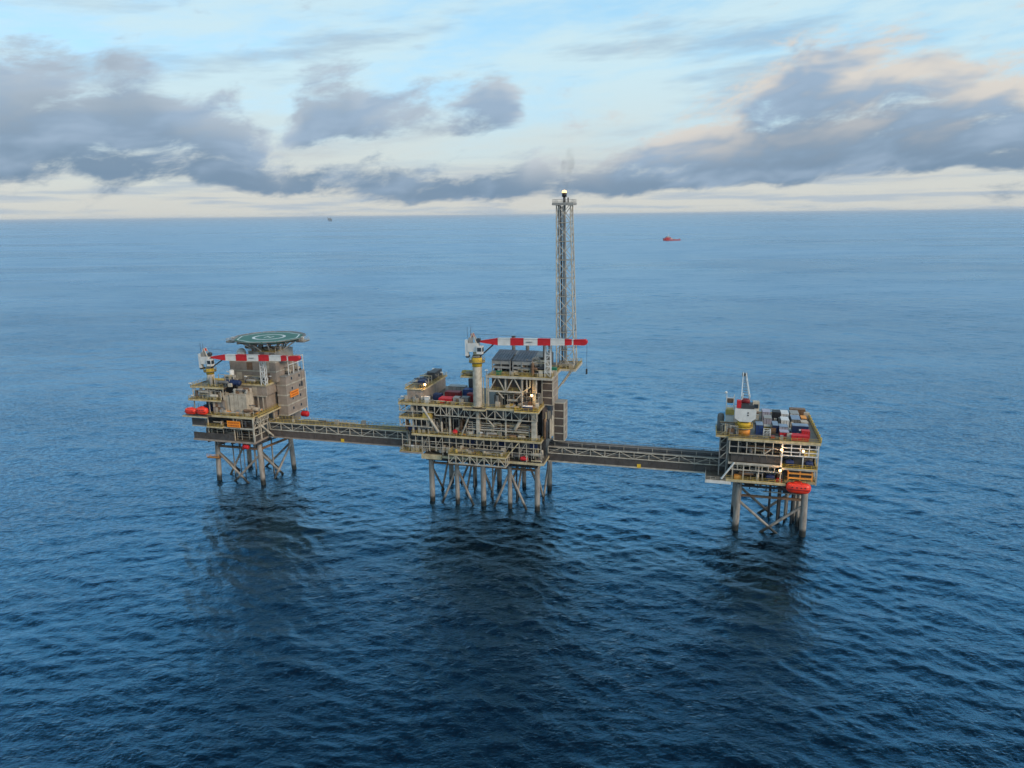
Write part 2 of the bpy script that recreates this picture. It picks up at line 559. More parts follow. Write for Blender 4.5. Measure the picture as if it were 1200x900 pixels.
class Thing:
    """An Empty at the thing's base; parts are given in the row frame (u along the row, v away from the camera, z up)."""
    def __init__(self, name, label, cat, at, group=None, turn=0.0):
        o = bpy.data.objects.new(name, None)
        scene.collection.objects.link(o)
        o.empty_display_size = 0.5
        o.location = to_world(*at)
        o.rotation_euler = (0, 0, AXIS + turn)
        o['label'] = label
        o['category'] = cat
        if group:
            o['group'] = group
        self.o = o
        self.at = Vector(at)

    def put(self, name, me, parent=None, label=None):
        o = bpy.data.objects.new(name, me)
        scene.collection.objects.link(o)
        o.parent = parent or self.o
        if label:
            o['label'] = label
        return o

    def host(self, name, u, v, z, m, parent=None, label=None):
        """a box with its own mesh and no scale, so that it can carry sub-parts"""
        a = Vector((u[0], v[0], z[0])) - self.at
        b = Vector((u[1], v[1], z[1])) - self.at
        return self.put(name, new_mesh(name, cube_verts(a, b), CUBE_F, m), parent, label)

    def box(self, name, u, v, z, m, parent=None, label=None):
        o = self.put(name, unit('box', m), parent, label)
        o.location = Vector(((u[0] + u[1]) / 2, (v[0] + v[1]) / 2, (z[0] + z[1]) / 2)) - self.at
        o.scale = (abs(u[1] - u[0]), abs(v[1] - v[0]), abs(z[1] - z[0]))
        return o

    def beam(self, name, p, q, w, m, parent=None, shape='box', w2=None, seg=8):
        p, q = Vector(p), Vector(q)
        d = q - p
        o = self.put(name, unit(shape, m, seg) if shape != 'box' else unit('box', m), parent)
        o.location = (p + q) / 2 - self.at
        ln = d.length
        o.rotation_mode = 'QUATERNION'
        if shape == 'tank':
            o.rotation_quaternion = d.to_track_quat('X', 'Z')
            o.scale = (ln, w, w2 or w)
        else:
            o.rotation_quaternion = d.to_track_quat('Z', 'Y')
            o.scale = (w, w2 or w, ln)
        return o

    def tube(self, name, p, q, dia, m, parent=None, seg=8):
        return self.beam(name, p, q, dia, m, parent, 'cyl', None, seg)

    def ball(self, name, c, size, m, parent=None):
        o = self.put(name, unit('ball', m, 12), parent)
        o.location = Vector(c) - self.at
        o.scale = size if isinstance(size, tuple) else (size,) * 3
        return o

    def raw(self, name, verts, faces, m, parent=None, smooth=False, label=None):
        vs_ = [tuple(Vector(p) - self.at) for p in verts]
        return self.put(name, new_mesh(name, vs_, faces, m, smooth), parent, label)

    def railing(self, pts, m=None, parent=None, h=1.1, step=1.5, name='railing', t=0.075):
        """posts, two rails and a kick board along a line of points"""
        m = m or YELLOW
        V, F = [], []

        def bar(p, q, w, hh):
            d = (q - p)
            ln = d.length
            if ln < 1e-4:
                return
            d.normalize()
            side = d.cross(Vector((0, 0, 1)))
            if side.length < 0.1:
                side = Vector((1, 0, 0))
            side.normalize()
            up = side.cross(d)
            n0 = len(V)
            for s_, t_ in ((-1, -1), (1, -1), (1, 1), (-1, 1)):
                V.append(p + side * (w / 2 * s_) + up * (hh / 2 * t_))
            for s_, t_ in ((-1, -1), (1, -1), (1, 1), (-1, 1)):
                V.append(q + side * (w / 2 * s_) + up * (hh / 2 * t_))
            F.extend([tuple(n0 + i for i in f) for f in CUBE_F])
        for a, b in zip(pts[:-1], pts[1:]):
            a, b = Vector(a), Vector(b)
            n = max(1, round((b - a).length / step))
            for i in range(n + 1):
                p = a.lerp(b, i / n)
                bar(p, p + Vector((0, 0, h)), t, t)
            for hh in (h, h * 0.55):
                bar(a + Vector((0, 0, hh)), b + Vector((0, 0, hh)), t, t)
            bar(a + Vector((0, 0, 0.12)), b + Vector((0, 0, 0.12)), 0.03, 0.2)
        return self.raw(name, V, F, m, parent)

    def truss(self, a, b, z0, z1, n, m, parent=None, w=0.22, kind='W', chords=True, post=True):
        """flat truss between two plan points: chords, posts and diagonals, each a member of its own"""
        a, b = Vector((a[0], a[1], 0)), Vector((b[0], b[1], 0))
        if chords:
            for z in (z0, z1):
                self.beam('truss_chord', a + Vector((0, 0, z)), b + Vector((0, 0, z)), w * 1.25, m, parent)
        for i in range(n + 1):
            p = a.lerp(b, i / n)
            if post:
                self.beam('truss_post', p + Vector((0, 0, z0)), p + Vector((0, 0, z1)), w, m, parent)
            if i < n:
                q = a.lerp(b, (i + 1) / n)
                if kind == 'X':
                    self.beam('truss_brace', p + Vector((0, 0, z0)), q + Vector((0, 0, z1)), w * .8, m, parent)
                    self.beam('truss_brace', p + Vector((0, 0, z1)), q + Vector((0, 0, z0)), w * .8, m, parent)
                elif kind == 'W':
                    lo, hi = (z0, z1) if i % 2 == 0 else (z1, z0)
                    self.beam('truss_brace', p + Vector((0, 0, lo)), q + Vector((0, 0, hi)), w * .8, m, parent)

    def deck(self, u, v, z, thick=0.5, edge=CREAM, rail=True, sides='flrb', top=DECKM, name='deck', railm=None, label=None):
        """deck plate with edge beams and handrails as sub-parts"""
        d = self.host(name, u, v, (z - thick, z), top, None, label)
        e = 0.14
        zb = (z - thick - 0.1, z + 0.06)
        if 'f' in sides:
            self.box('edge_beam', (u[0] - e, u[1] + e), (v[0] - e, v[0]), zb, edge, d)
        if 'b' in sides:
            self.box('edge_beam', (u[0] - e, u[1] + e), (v[1], v[1] + e), zb, edge, d)
        if 'l' in sides:
            self.box('edge_beam', (u[0] - e, u[0]), v, zb, edge, d)
        if 'r' in sides:
            self.box('edge_beam', (u[1], u[1] + e), v, zb, edge, d)
        if rail:
            pts = {'f': ((u[0], v[0]), (u[1], v[0])), 'r': ((u[1], v[0]), (u[1], v[1])), 'b': ((u[1], v[1]), (u[0], v[1])), 'l': ((u[0], v[1]), (u[0], v[0]))}
            for s_ in sides:
                a, b = pts[s_]
                self.railing([(*a, z), (*b, z)], railm, d)
        return d

    def clutter(self, u, v, z, n, hmax=2.6, parent=None, mats=None, kinds=None):
        """process gear standing on a deck: skids, vessels, pumps, pipes, cabinets"""
        mats = mats or [GREY, DARK, DARK, WHITE, DARK, GREY, BEIGE, RUST, DARK, TAUPE_D]
        kinds = kinds or ['skid', 'vessel', 'tankh', 'pipe', 'pipe', 'pipev', 'cabinet', 'frame', 'pipe']
        for _ in range(n):
            k = rnd.choice(kinds)
            m = rnd.choice(mats)
            x = rnd.uniform(*u)
            y = rnd.uniform(*v)
            if k == 'skid':
                a, b, c = rnd.uniform(1.2, 3.2), rnd.uniform(1.0, 2.2), rnd.uniform(.7, hmax * .7)
                x1 = min(x + a, u[1])
                h_ = self.host('equipment_skid', (x1 - a, x1), (y, y + b), (z, z + c * .35), DARK, parent and None)
                self.box('motor_housing', (x1 - a * .9, x1 - a * .45), (y + .15, y + b - .2), (z + c * .35, z + c), m, h_)
                self.box('gear_housing', (x1 - a * .38, x1 - a * .08), (y + .2, y + b - .3), (z + c * .35, z + c * .75), rnd.choice(mats), h_)
            elif k == 'vessel':
                r, h = rnd.uniform(.35, .7), rnd.uniform(.7, .95) * hmax
                self.beam('vertical_vessel', (x, y, z), (x, y, z + h), 2 * r, m, None, 'tank', seg=12)
            elif k == 'tankh':
                r, ln = rnd.uniform(.4, .75), rnd.uniform(2.2, 4.5)
                x1 = min(x + ln, u[1])
                zc = z + r + rnd.uniform(.3, max(.31, hmax - 2 * r))
                self.beam('horizontal_vessel', (x1 - ln, y, zc), (x1, y, zc), 2 * r, m, None, 'tank', seg=12)
            elif k == 'pipe':
                ln = rnd.uniform(3, min(12, u[1] - u[0]))
                x1 = min(x + ln, u[1])
                zc = z + rnd.uniform(.5, hmax)
                dd = rnd.choice([.18, .25, .35])
                self.tube('pipe', (x1 - ln, y, zc), (x1, y, zc), dd, rnd.choice([WHITE, GREY, DARK, GREY, CREAM, RUST]))
                if rnd.random() < .6:
                    self.tube('pipe', (x1, y, zc + dd / 2), (x1, y, z), dd, rnd.choice([WHITE, GREY_L]))
            elif k == 'pipev':
                self.tube('riser_pipe', (x, y, z), (x, y, z + hmax * 1.05), rnd.choice([.2, .3, .4]), rnd.choice([WHITE, GREY_L, CREAM, GREY]))
            elif k == 'cabinet':
                a = rnd.uniform(.6, 1.5)
                self.box('equipment_cabinet', (x, x + a), (y, y + .8), (z, z + rnd.uniform(1.0, 2.1)), rnd.choice([WHITE, BEIGE, GREY_L, m]))
            elif k == 'frame':
                a = rnd.uniform(1.5, 2.6)
                x1 = min(x + a, u[1])
                for q in (x1 - a, x1):
                    self.beam('support_post', (q, y, z), (q, y, z + hmax * .9), .14, WHITE)
                self.beam('support_beam', (x1 - a, y, z + hmax * .9), (x1, y, z + hmax * .9), .16, WHITE)


def floodlight(at, label, energy=500.0, facing=(0, -1)):
    """lit flood lamp: bracket, housing, glowing lens"""
    t = Thing('floodlight', label, 'lamp', at, 'lit floodlights on the platforms')
    u, v, z = at
    t.beam('bracket', (u, v + .25, z - .9), (u, v + .25, z), .12, GREY)
    t.box('housing', (u - .4, u + .4), (v - .05, v + .35), (z - .12, z + .5), GREY)
    t.ball('lens', (u, v - .12, z + .19), (.62, .34, .62), mat_emit('lamp_glow', (1.0, 0.60, 0.22), 5.0))
    ld = bpy.data.lights.new('lamp_light', 'POINT')
    ld.energy = energy
    ld.color = (1.0, 0.58, 0.25)
    ld.shadow_soft_size = 0.3
    ld.specular_factor = 0.0
    lo = bpy.data.objects.new('lamp_light', ld)
    scene.collection.objects.link(lo)
    lo.parent = t.o
    lo.location = (0, -0.75, 0.2)
    return t


def box_prism(t, name, prof, v, m, parent=None):
    """profile in (u, z) extruded along v"""
    n = len(prof)
    vs_ = [(a, v[0], b) for a, b in prof] + [(a, v[1], b) for a, b in prof]
    fs = [tuple(range(n)), tuple(reversed(range(n, 2 * n)))] + [(i, n + i, n + (i + 1) % n, (i + 1) % n) for i in range(n)]
    return t.raw(name, vs_, fs, m, parent)
SMOKE = 0.08


def jacket(t, legs, zt, dia, batter=0.5, cen=None):
    cu = sum(l[0] for l in legs) / len(legs)
    cv = sum(l[1] for l in legs) / len(legs)
    tops = []
    for (u, v) in legs:
        k = 1 if u > cu else -1
        j = 1 if v > cv else -1
        top = (u - k * batter, v - j * batter * .6, zt)
        bot = (u + k * batter * .4, v + j * batter * .3, -7)
        lg = t.tube('jacket_leg', bot, top, dia, LEG, seg=16)
        t.tube('leg_collar', (top[0], top[1], zt - 1.5), (top[0], top[1], zt - .2), dia * 1.22, DARK, seg=16)  # collar coloured dark to paint the shade at the leg top
        tops.append(top)
    return tops


# ================================================================== left: living-quarters platform
L = Thing('quarters_platform', 'stacked beige and brown living quarters platform on four legs, under the green helideck', 'platform', (-160, 222, 0))
LL = [(-168.6, 214.5), (-150.4, 214.5), (-147.6, 230.5), (-166.8, 230.5)]
jacket(L, LL, 16.6, 1.75, 0.55)
for a, b in ((0, 1), (1, 2), (2, 3), (3, 0)):
    p, q = LL[a], LL[b]
    L.tube('jacket_brace', (*p, 11.2), (p[0] + (q[0] - p[0]) * .98, p[1] + (q[1] - p[1]) * .98, -6), .85, LEG, seg=12)
    L.tube('jacket_brace', (*q, 11.2), (q[0] + (p[0] - q[0]) * .98, q[1] + (p[1] - q[1]) * .98, -6), .85, LEG, seg=12)
    L.beam('walkway_beam', (*p, 12.9), (*q, 12.9), .7, RUST)
    L.tube('jacket_horizontal', (*p, 14.9), (*q, 14.9), .6, DARK)  # dark colour stands in for the shade under the deck
for (u, v, d) in ((-163.5, 217, .45), (-160.6, 219, .35), (-158.2, 222, .5), (-156.4, 224.5, .35), (-153.5, 226, .4), (-161.5, 227, .5), (-150.6, 222, .4), (-164.5, 222, .35)):
    L.tube('caisson_pipe', (u, v, -5), (u, v, 16), d, LEG)
L.box('boat_landing', (-171.4, -166.4), (212.6, 214.2), (8.6, 9.0), RUST)
L.railing([(-171.4, 212.6, 9.0), (-166.4, 212.6, 9.0)], ORANGE)
L.box('underdeck_girder', (-170, -149), (213, 214), (15.2, 16.5), DARK)
L.box('underdeck_girder', (-170, -149), (230, 231), (15.2, 16.5), DARK)
for u in (-168, -163, -158, -153, -149.5):
    L.box('underdeck_girder', (u - .3, u + .3), (210, 235), (15.6, 16.55), DARK)
L.clutter((-168, -152), (215, 228), 13.3, 14, 2.2, mats=[DARK, GREY, DARK, RUST])

for k, (v, z, d) in enumerate(((212.2, 15.6, .5), (215.4, 14.6, .5), (217.6, 15.2, .7), (221, 14.4, .5), (225, 15.0, .6))):  # pipe tangle and hangers, blackened to paint the shade zone under the deck
    L.tube('drain_header', (-168.4, v, z), (-150.2, v, z), d, DARK if k % 2 else BLACK)
for i in range(8):
    u = -167 + i * 2.2
    L.box('pipe_hanger', (u, u + .25), (212.6 + (i % 3) * 1.2, 212.9 + (i % 3) * 1.2), (13.6, 16.4), BLACK)
L.box('underdeck_shade_plate', (-172.9, -148.7), (209.1, 235.9), (16.44, 16.58), BLACK)  # added black plate: paints the underside shade and darkens its sea reflection
L.deck((-173, -148.6), (209, 236), 17.1, .5, TAUPE, rail=False)
# dark wind panels round the cellar deck
for i in range(7):
    u0 = -172.9 + i * 2.35
    L.box('wind_panel', (u0, u0 + 2.28), (209.05, 209.2), (17.2, 19.5), DARKP)
for i in range(10):
    v0 = 209.6 + i * 2.4
    L.box('wind_panel', (-148.75, -148.6), (v0, v0 + 2.32), (17.2, 19.3 if i < 4 else 21.6), DARKP)
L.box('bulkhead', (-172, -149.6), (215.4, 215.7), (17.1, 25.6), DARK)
L.clutter((-172, -150), (209.8, 214.6), 17.2, 34, 4.0)
for u in (-167.2, -156.8):
    L.tube('column', (u, 209.9, 17.1), (u, 209.9, 25.6), .5, WHITE)
L.deck((-173, -148.6), (209, 236), 22.1, .35, WHITE, rail=False, sides='flr')
L.deck((-166.2, -160.2), (207.9, 209), 22.2, .3, CREAM, sides='flr', name='balcony')
for i in range(3):
    u0 = -172.8 + i * 1.85
    L.box('wind_panel', (u0, u0 + 1.78), (208.7, 208.85), (22.2, 24.7), DARKP)
for i in range(5):
    u0 = -158.6 + i * 1.95
    L.box('wall_panel', (u0, u0 + 1.88), (211.2, 211.4), (22.2, 25.6), DARKP if i % 2 else TAUPE_D)
L.clutter((-167, -150), (209.4, 211), 22.2, 12, 3.0)
L.deck((-173.5, -148.4), (209, 236), 26.1, .55, CREAM, sides='flr')
# white frame of the corner and the side towards the bridge
for v in (209.1, 213.2, 217.4, 221.6):
    L.beam('column', (-148.45, v, 17.2), (-148.45, v, 25.6), .42, WHITE)
L.truss((-148.3, 209.2), (-148.3, 217.4), 22.2, 25.4, 3, WHITE, None, .24, 'X')
L.truss((-148.3, 209.2), (-148.3, 217.4), 19.4, 22.0, 3, WHITE, None, .2, 'N')
for v in (222.0, 226.5, 231, 235.5):
    L.box('wall_panel', (-148.9, -148.7), (v, v + 4.3), (17.3, 25.4), TAUPE)
L.tube('bridge_strut', (-148.2, 212.6, 22.6), (-146.0, 218.2, 16.2), .7, WHITE)
# main block between the 26 m and 36 m decks
L.host('inner_wall', (-172.2, -149.2), (219, 235.6), (26.1, 35.3), TAUPE)
for i in range(6):
    u0 = -159.6 + i * 1.95
    L.box('wall_panel', (u0, u0 + 1.88), (217.9, 218.15), (31.7, 35.2), TAUPE if i % 3 else BEIGE)
    L.beam('column', (u0, 218, 26.2), (u0, 218, 31.6), .3, WHITE)
L.box('floor_band', (-160, -148.2), (217.6, 218.4), (31.3, 31.65), WHITE)
for i in range(6):
    v0 = 218.2 + i * 1.05
    L.box('wall_panel', (-148.45, -148.2), (v0, v0 + 1.0), (31.7, 35.2), TAUPE)
L.deck((-148.3, -147.0), (210, 224), 26.05, .3, CREAM, sides='r', name='walkway')
L.truss((-147.2, 209.6), (-147.2, 216.5), 24.2, 25.7, 4, WHITE, None, .16, 'W')
# left side: scaffold wall, balconies
L.deck((-173.6, -160.5), (209.2, 218), 31.3, .35, CREAM, sides='fl', name='balcony')
for i in range(5):
    for j in range(2):
        u0, z0 = -164.6 + i * .98, 26.3 + j * 2.5
        L.box('wall_panel', (u0, u0 + .92), (210.1, 210.3), (z0, z0 + 2.3), [TAUPE, BEIGE, RUST, TAUPE, GREY][(i + j) % 5])
L.clutter((-172.5, -161), (209.8, 214), 31.4, 28, 3.4)
L.clutter((-168, -160), (211, 216), 26.2, 12, 4.2)
L.box('dark_backing', (-172.4, -160), (216.6, 216.9), (26.1, 35.3), DARK)  # dark backing sheet, its colour standing in for interior shade
# crane deck
L.deck((-173.2, -160.0), (210.4, 222), 35.7, .45, CREAM, sides='fl')
L.deck((-160.0, -147.9), (217.6, 224), 35.7, .45, CREAM, sides='fr')
for u in (-172.6, -166.5, -160.4):
    L.beam('column', (u, 210.7, 31.4), (u, 210.7, 35.2), .3, WHITE)
    L.beam('column', (u, 210.7, 26.2), (u, 210.7, 31.0), .3, WHITE)
L.clutter((-166.5, -158.5), (211.5, 216), 35.8, 26, 4.0, mats=[GREY, WHITE, GREY_L, YELLOW, DARK])
L.clutter((-158, -148.6), (218.3, 221), 35.8, 26, 2.6, mats=[GREY, GREY_L, WHITE, DARK, BLUE])
# upper accommodation block, storey by storey
L.host('upper_block', (-165.2, -146.4), (222.2, 236), (35.7, 43.0), TAUPE)
for z in (39.3, 42.7):
    L.box('floor_band', (-165.35, -146.25), (222.0, 236.1), (z, z + .38), WHITE)
for z in (36.2, 39.9):
    for i in range(8):
        u0 = -164.9 + i * 2.3
        L.box('wall_panel', (u0, u0 + 2.2), (222.03, 222.16), (z, z + 2.7), [TAUPE, TAUPE, RUST, TAUPE, TAUPE, BEIGE, TAUPE, TAUPE][(i + int(z)) % 8])
L.host('roof_block', (-158.4, -147.6), (224.2, 236), (43.1, 46.2), GREY_L)
for i in range(5):
    u0 = -158.3 + i * 2.13
    L.box('wall_panel', (u0, u0 + 2.05), (224.02, 224.16), (43.3, 46.0), GREY_L if i % 2 else GREY)
L.railing([(-158.4, 224.2, 46.2), (-147.6, 224.2, 46.2), (-147.6, 230, 46.2)], YELLOW)
L.deck((-146.4, -143.2), (224, 229), 43.6, .3, CREAM, sides='fr', name='balcony')
L.clutter((-158, -149), (224.8, 226.4), 46.3, 10, 1.6, mats=[WHITE, GREY, GREY_L, YELLOW])

# quarters tower at the right end, four storeys
Q = Thing('quarters_tower', 'brown four-storey quarters tower with pale floor bands beside the left bridge', 'building', (-146, 230, 22.9))
zs = [22.9, 26.6, 30.3, 34.0, 37.4]
Q.host('core', (-147.7, -144.2), (224.2, 237), (22.9, 37.3), TAUPE_D)
for a, b in zip(zs[:-1], zs[1:]):
    Q.box('wall_panel', (-147.75, -144.12), (224.02, 224.18), (a + .45, b), TAUPE)
    for i in range(5):
        v0 = 224.1 + i * 2.58
        w = Q.host('wall_panel', (-144.2, -144.02), (v0, v0 + 2.53), (a + .45, b), TAUPE)
        if i in (1, 3):
            Q.box('window', (-144.02, -143.97), (v0 + .8, v0 + 1.6), (a + 1.6, a + 2.6), GLASS, w)
    Q.box('floor_band', (-147.85, -143.9), (223.9, 237.1), (a, a + .44), WHITE)
Q.box('roof_slab', (-147.9, -143.9), (223.9, 237.1), (37.3, 37.6), GREY_L)
for v in (226.5, 229.8, 233, 236.6):
    Q.beam('frame_post', (-144.1, v, 37.6), (-144.1, v, 43.2), .24, BRIGHT)
    Q.beam('frame_beam', (-144.1, v, 43.0), (-147.0, v, 43.0), .2, BRIGHT)
Q.beam('frame_beam', (-144.1, 226.5, 41.2), (-144.1, 236.6, 41.2), .22, BRIGHT)
Q.beam('frame_beam', (-144.1, 226.5, 43.2), (-144.1, 236.6, 43.2), .22, BRIGHT)
Q.tube('drain_pipe', (-143.7, 236.8, 20), (-143.7, 236.8, 37), .26, BRIGHT)
Q.clutter((-147.4, -145), (227, 236), 37.6, 8, 2.6, mats=[DARK, GREY, WHITE])
Q.beam('door_frame', (-143.95, 233.2, 20.6), (-143.95, 233.2, 22.9), .25, BRIGHT)
Q.beam('door_frame', (-143.95, 235.4, 20.6), (-143.95, 235.4, 22.9), .25, BRIGHT)


def sign(at, along, w, h, label):
    t = Thing('name_sign', label, 'sign', at, turn=0.0 if along == 'u' else math.pi / 2)
    t.at = Vector((0, 0, 0))
    t.host('board', (-w / 2, w / 2), (-.12, 0), (0, h), SIGNO)
    dk = mat('sign_lettering', (0.42, 0.085, 0.006), wear=.1)
    rr = random.Random(3)
    # the lettering is too small to read in the photograph: two rows of worn strokes
    for row, (z0, zh) in enumerate(((.58, .26), (.16, .24))):
        x = -w * .40
        while x < w * .38:
            ww = w * rr.uniform(.05, .10)
            t.box('worn_stroke', (x, min(x + ww, w * .40)), (-.15, -.121), (h * z0, h * (z0 + zh)), dk)
            x += ww + w * .04
    t.beam('sign_post', (-w * .4, .05, -.6), (-w * .4, .05, h * .9), .1, GREY)
    t.beam('sign_post', (w * .4, .05, -.6), (w * .4, .05, h * .9), .1, GREY)
    return t


sign((-155.8, 208.55, 22.35), 'u', 5.2, 2.2, 'orange name board on the front rail of the quarters platform')
sign((-143.75, 228.6, 29.3), 'v', 5.6, 2.2, 'orange name board on the side of the brown quarters tower')

# lifeboats ----------------------------------------------------------


def boat_mesh(ln, w, h, m):
    xs = [-.5, -.47, -.4, -.28, -.1, .1, .28, .4, .47, .5]
    wf = [.12, .45, .78, .96, 1.0, 1.0, .96, .78, .45, .12]
    vs_, fs = [], []
    n = 14
    for x, k in zip(xs, wf):
        for i in range(n):
            a = 2 * math.pi * i / n
            y, z = math.cos(a), math.sin(a)
            y = math.copysign(abs(y) ** .7, y)
            z = math.copysign(abs(z) ** .8, z)
            zz = z * (.5 * (k ** .45) if z > 0 else .5 * (k ** .8))
            vs_.append((x * ln, y * k * w / 2, (zz + .5) * h))
    for j in range(len(xs) - 1):
        for i in range(n):
            fs.append((j * n + i, j * n + (i + 1) % n, (j + 1) * n + (i + 1) % n, (j + 1) * n + i))
    fs.append(tuple(reversed(range(n))))
    fs.append(tuple((len(xs) - 1) * n + i for i in range(n)))
    return new_mesh('lifeboat_hull', vs_, fs, m, True)


def lifeboat(at, ln, w, h, label, turn=0.0):
    t = Thing('lifeboat', label, 'lifeboat', at, 'enclosed red lifeboats', turn)
    t.at = Vector((0, 0, 0))
    hull = t.put('hull', boat_mesh(ln, w, h, REDBOAT))
    t.box('fender', (-ln * .44, ln * .44), (-w * .52, w * .52), (h * .44, h * .5), DRED)
    t.box('canopy_hatch', (-ln * .18, ln * .12), (-w * .28, w * .28), (h * .93, h * 1.08), REDBOAT)
    for x in (-.26, -.08, .1, .26):
        t.box('porthole', (x * ln - .2, x * ln + .2), (-w * .505, w * .505), (h * .62, h * .72), GLASS, hull)
    for x in (-.3, .3):
        t.beam('davit_cable', (x * ln, 0, h * .95), (x * ln, 0, h + 1.3), .09, DARK)
    return t


lifeboat((-171.8, 207.6, 26.4), 4.6, 2.3, 2.2, 'red lifeboat outermost on the left side of the quarters platform')
lifeboat((-167.2, 207.6, 26.5), 4.4, 2.3, 2.6, 'red lifeboat nearest the beige module on the quarters platform')
L.deck((-174.4, -164.6), (206.4, 209), 26.05, .3, CREAM, sides='fl', rail=False, name='lifeboat_platform')


def module(at, size, m, label, name='storage_module', cat='module', ribs=4, roofm=None, group=None):
    """box module with corner posts, base and roof frames, wall panels and doors"""
    (u, v, z), (a, b, h) = at, size
    t = Thing(name, label, cat, (u + a / 2, v + b / 2, z), group)
    t.host('core', (u + .1, u + a - .1), (v + .1, v + b - .1), (z + .05, z + h - .05), TAUPE_D if m in (BEIGE, BRIGHT, LILAC) else DARK)
    n = max(1, ribs)
    for i in range(n):
        u0 = u + .1 + (a - .2) * i / n
        t.box('wall_panel', (u0 + .06, u0 + (a - .2) / n - .06), (v + .03, v + .12), (z + .3, z + h - .25), m)
    nb = max(1, round(b / max(1.2, a / n)))
    for i in range(nb):
        v0 = v + .1 + (b - .2) * i / nb
        t.box('wall_panel', (u + a - .12, u + a - .03), (v0 + .04, v0 + (b - .2) / nb - .04), (z + .3, z + h - .25), m)
    r = t.box('roof', (u, u + a), (v, v + b), (z + h - .16, z + h), roofm or m)
    for du in (0, a - .16):
        for dv in (0, b - .16):
            t.box('corner_post', (u + du, u + du + .16), (v + dv, v + dv + .16), (z, z + h - .16), m)
    t.box('base_frame', (u, u + a), (v - .01, v + .14), (z, z + .26), m)
    return t


module((-158.0, 210.6, 26.2), (6.6, 4.0, 7.5), BEIGE, 'tall cream storage module standing on the front of the quarters platform', ribs=4)
module((-160.7, 210.9, 26.2), (2.3, 3.6, 6.6), BEIGE, 'narrow pale module wedged left of the tall cream storage module', ribs=2)
module((-169.6, 211.4, 26.4), (3.4, 3.0, 2.3), NAVY, 'navy box behind the red lifeboats on the quarters platform', 'equipment_box', 'box', 3)


def tank(at, ln, dia, m, label, name='storage_tank', cat='tank', axis='u'):
    u, v, z = at
    t = Thing(name, label, cat, at)
    r = dia / 2
    e = (ln / 2, 0) if axis == 'u' else (0, ln / 2)
    body = t.beam('shell', (u - e[0], v - e[1], z + r + .3), (u + e[0], v + e[1], z + r + .3), dia, m, None, 'tank', seg=16)
    for k in (-.3, 0.3):
        t.box('saddle', (u + k * ln * (axis == 'u') - .25, u + k * ln * (axis == 'u') + .25), (v + k * ln * (axis == 'v') - r * .8, v + k * ln * (axis == 'v') + r * .8), (z, z + r * .6), DARK)
    t.beam('manhole', (u, v, z + dia + .2), (u, v, z + dia + .5), .6, m, None, 'cyl')
    return t


L.clutter((-151.2, -149.0), (210, 216.5), 26.2, 12, 3.4, mats=[RUST, BEIGE, GREY, ORANGE, WHITE])
L.clutter((-158, -151.8), (211, 214), 33.7, 14, 1.8, mats=[RUST, BEIGE, ORANGE, TAUPE, WHITE])
L.clutter((-164, -150), (209.3, 210.3), 26.15, 16, 1.2, mats=[RUST, ORANGE, BEIGE, TAUPE], kinds=['cabinet', 'pipe', 'cabinet'])
tank((-158.0, 213.6, 35.7), 6.2, 2.0, NAVY, 'navy blue horizontal tank on the crane deck of the quarters platform')
RD = Thing('radome', 'white radome ball on the roof of the quarters block', 'radome', (-161.6, 224.6, 43.4))
RD.tube('pedestal', (-161.6, 224.6, 43.0), (-161.6, 224.6, 44.0), .9, WHITE)
RD.ball('dome', (-161.6, 224.6, 45.5), 3.4, BRIGHT)
VS = Thing('vent_silencer', 'white upright silencer behind the navy tank on the crane deck', 'silencer', (-160.4, 216.4, 35.7))
VS.tube('barrel', (-160.4, 216.4, 35.7), (-160.4, 216.4, 40.6), 1.7, BRIGHT, seg=16)
VS.ball('cap', (-160.4, 216.4, 40.6), (1.7, 1.7, .8), BRIGHT)
VS.tube('outlet', (-160.4, 216.4, 39.6), (-162.3, 216.4, 40.2), .5, BRIGHT)
DR = Thing('red_drum', 'red drum hanging beside the foot of the quarters tower', 'drum', (-142.6, 233, 20.6))
DR.beam('drum_body', (-144.2, 233, 21.4), (-141.2, 233, 21.4), 2.2, RED, None, 'tank', seg=14)
DR.beam('drum_bracket', (-144.6, 233, 22.6), (-141.6, 233, 22.6), .18, GREY)
R2 = Thing('red_reel', 'red hose reel slung under the front corner of the quarters platform', 'reel', (-152.2, 209.4, 14.6))
R2.beam('reel_drum', (-153.2, 209.4, 15.2), (-151.3, 209.4, 15.2), 1.6, RED, None, 'tank', seg=14)
R2.tube('reel_flange', (-153.3, 209.4, 15.2), (-153.15, 209.4, 15.2), 2.0, DRED, seg=14)
R2.tube('reel_hanger', (-152.2, 209.4, 15.9), (-152.2, 209.4, 17), .15, GREY)

# helideck -----------------------------------------------------------
HC = (-153.2, 230.0)
HZ = 50.6
Hd = Thing('helideck', 'round green helideck with white rings above the quarters platform', 'helideck', (HC[0], HC[1], 46.2))


def disc(r0, r1, z, n=48, flat=0.0, sides=None):
    vs_, fs = [], []
    for i in range(n):
        a = 2 * math.pi * (i + .5) / n
        k = 1.0
        if sides:
            w_ = 2 * math.pi / sides
            k = math.cos(w_ / 2) / math.cos((a % w_) - w_ / 2)
        for r in (r0, r1):
            vs_.append((HC[0] + math.cos(a) * r * k, HC[1] + math.sin(a) * r * k, z))
    for i in range(n):
        j = (i + 1) % n
        fs.append((2 * i, 2 * i + 1, 2 * j + 1, 2 * j))
    return vs_, fs


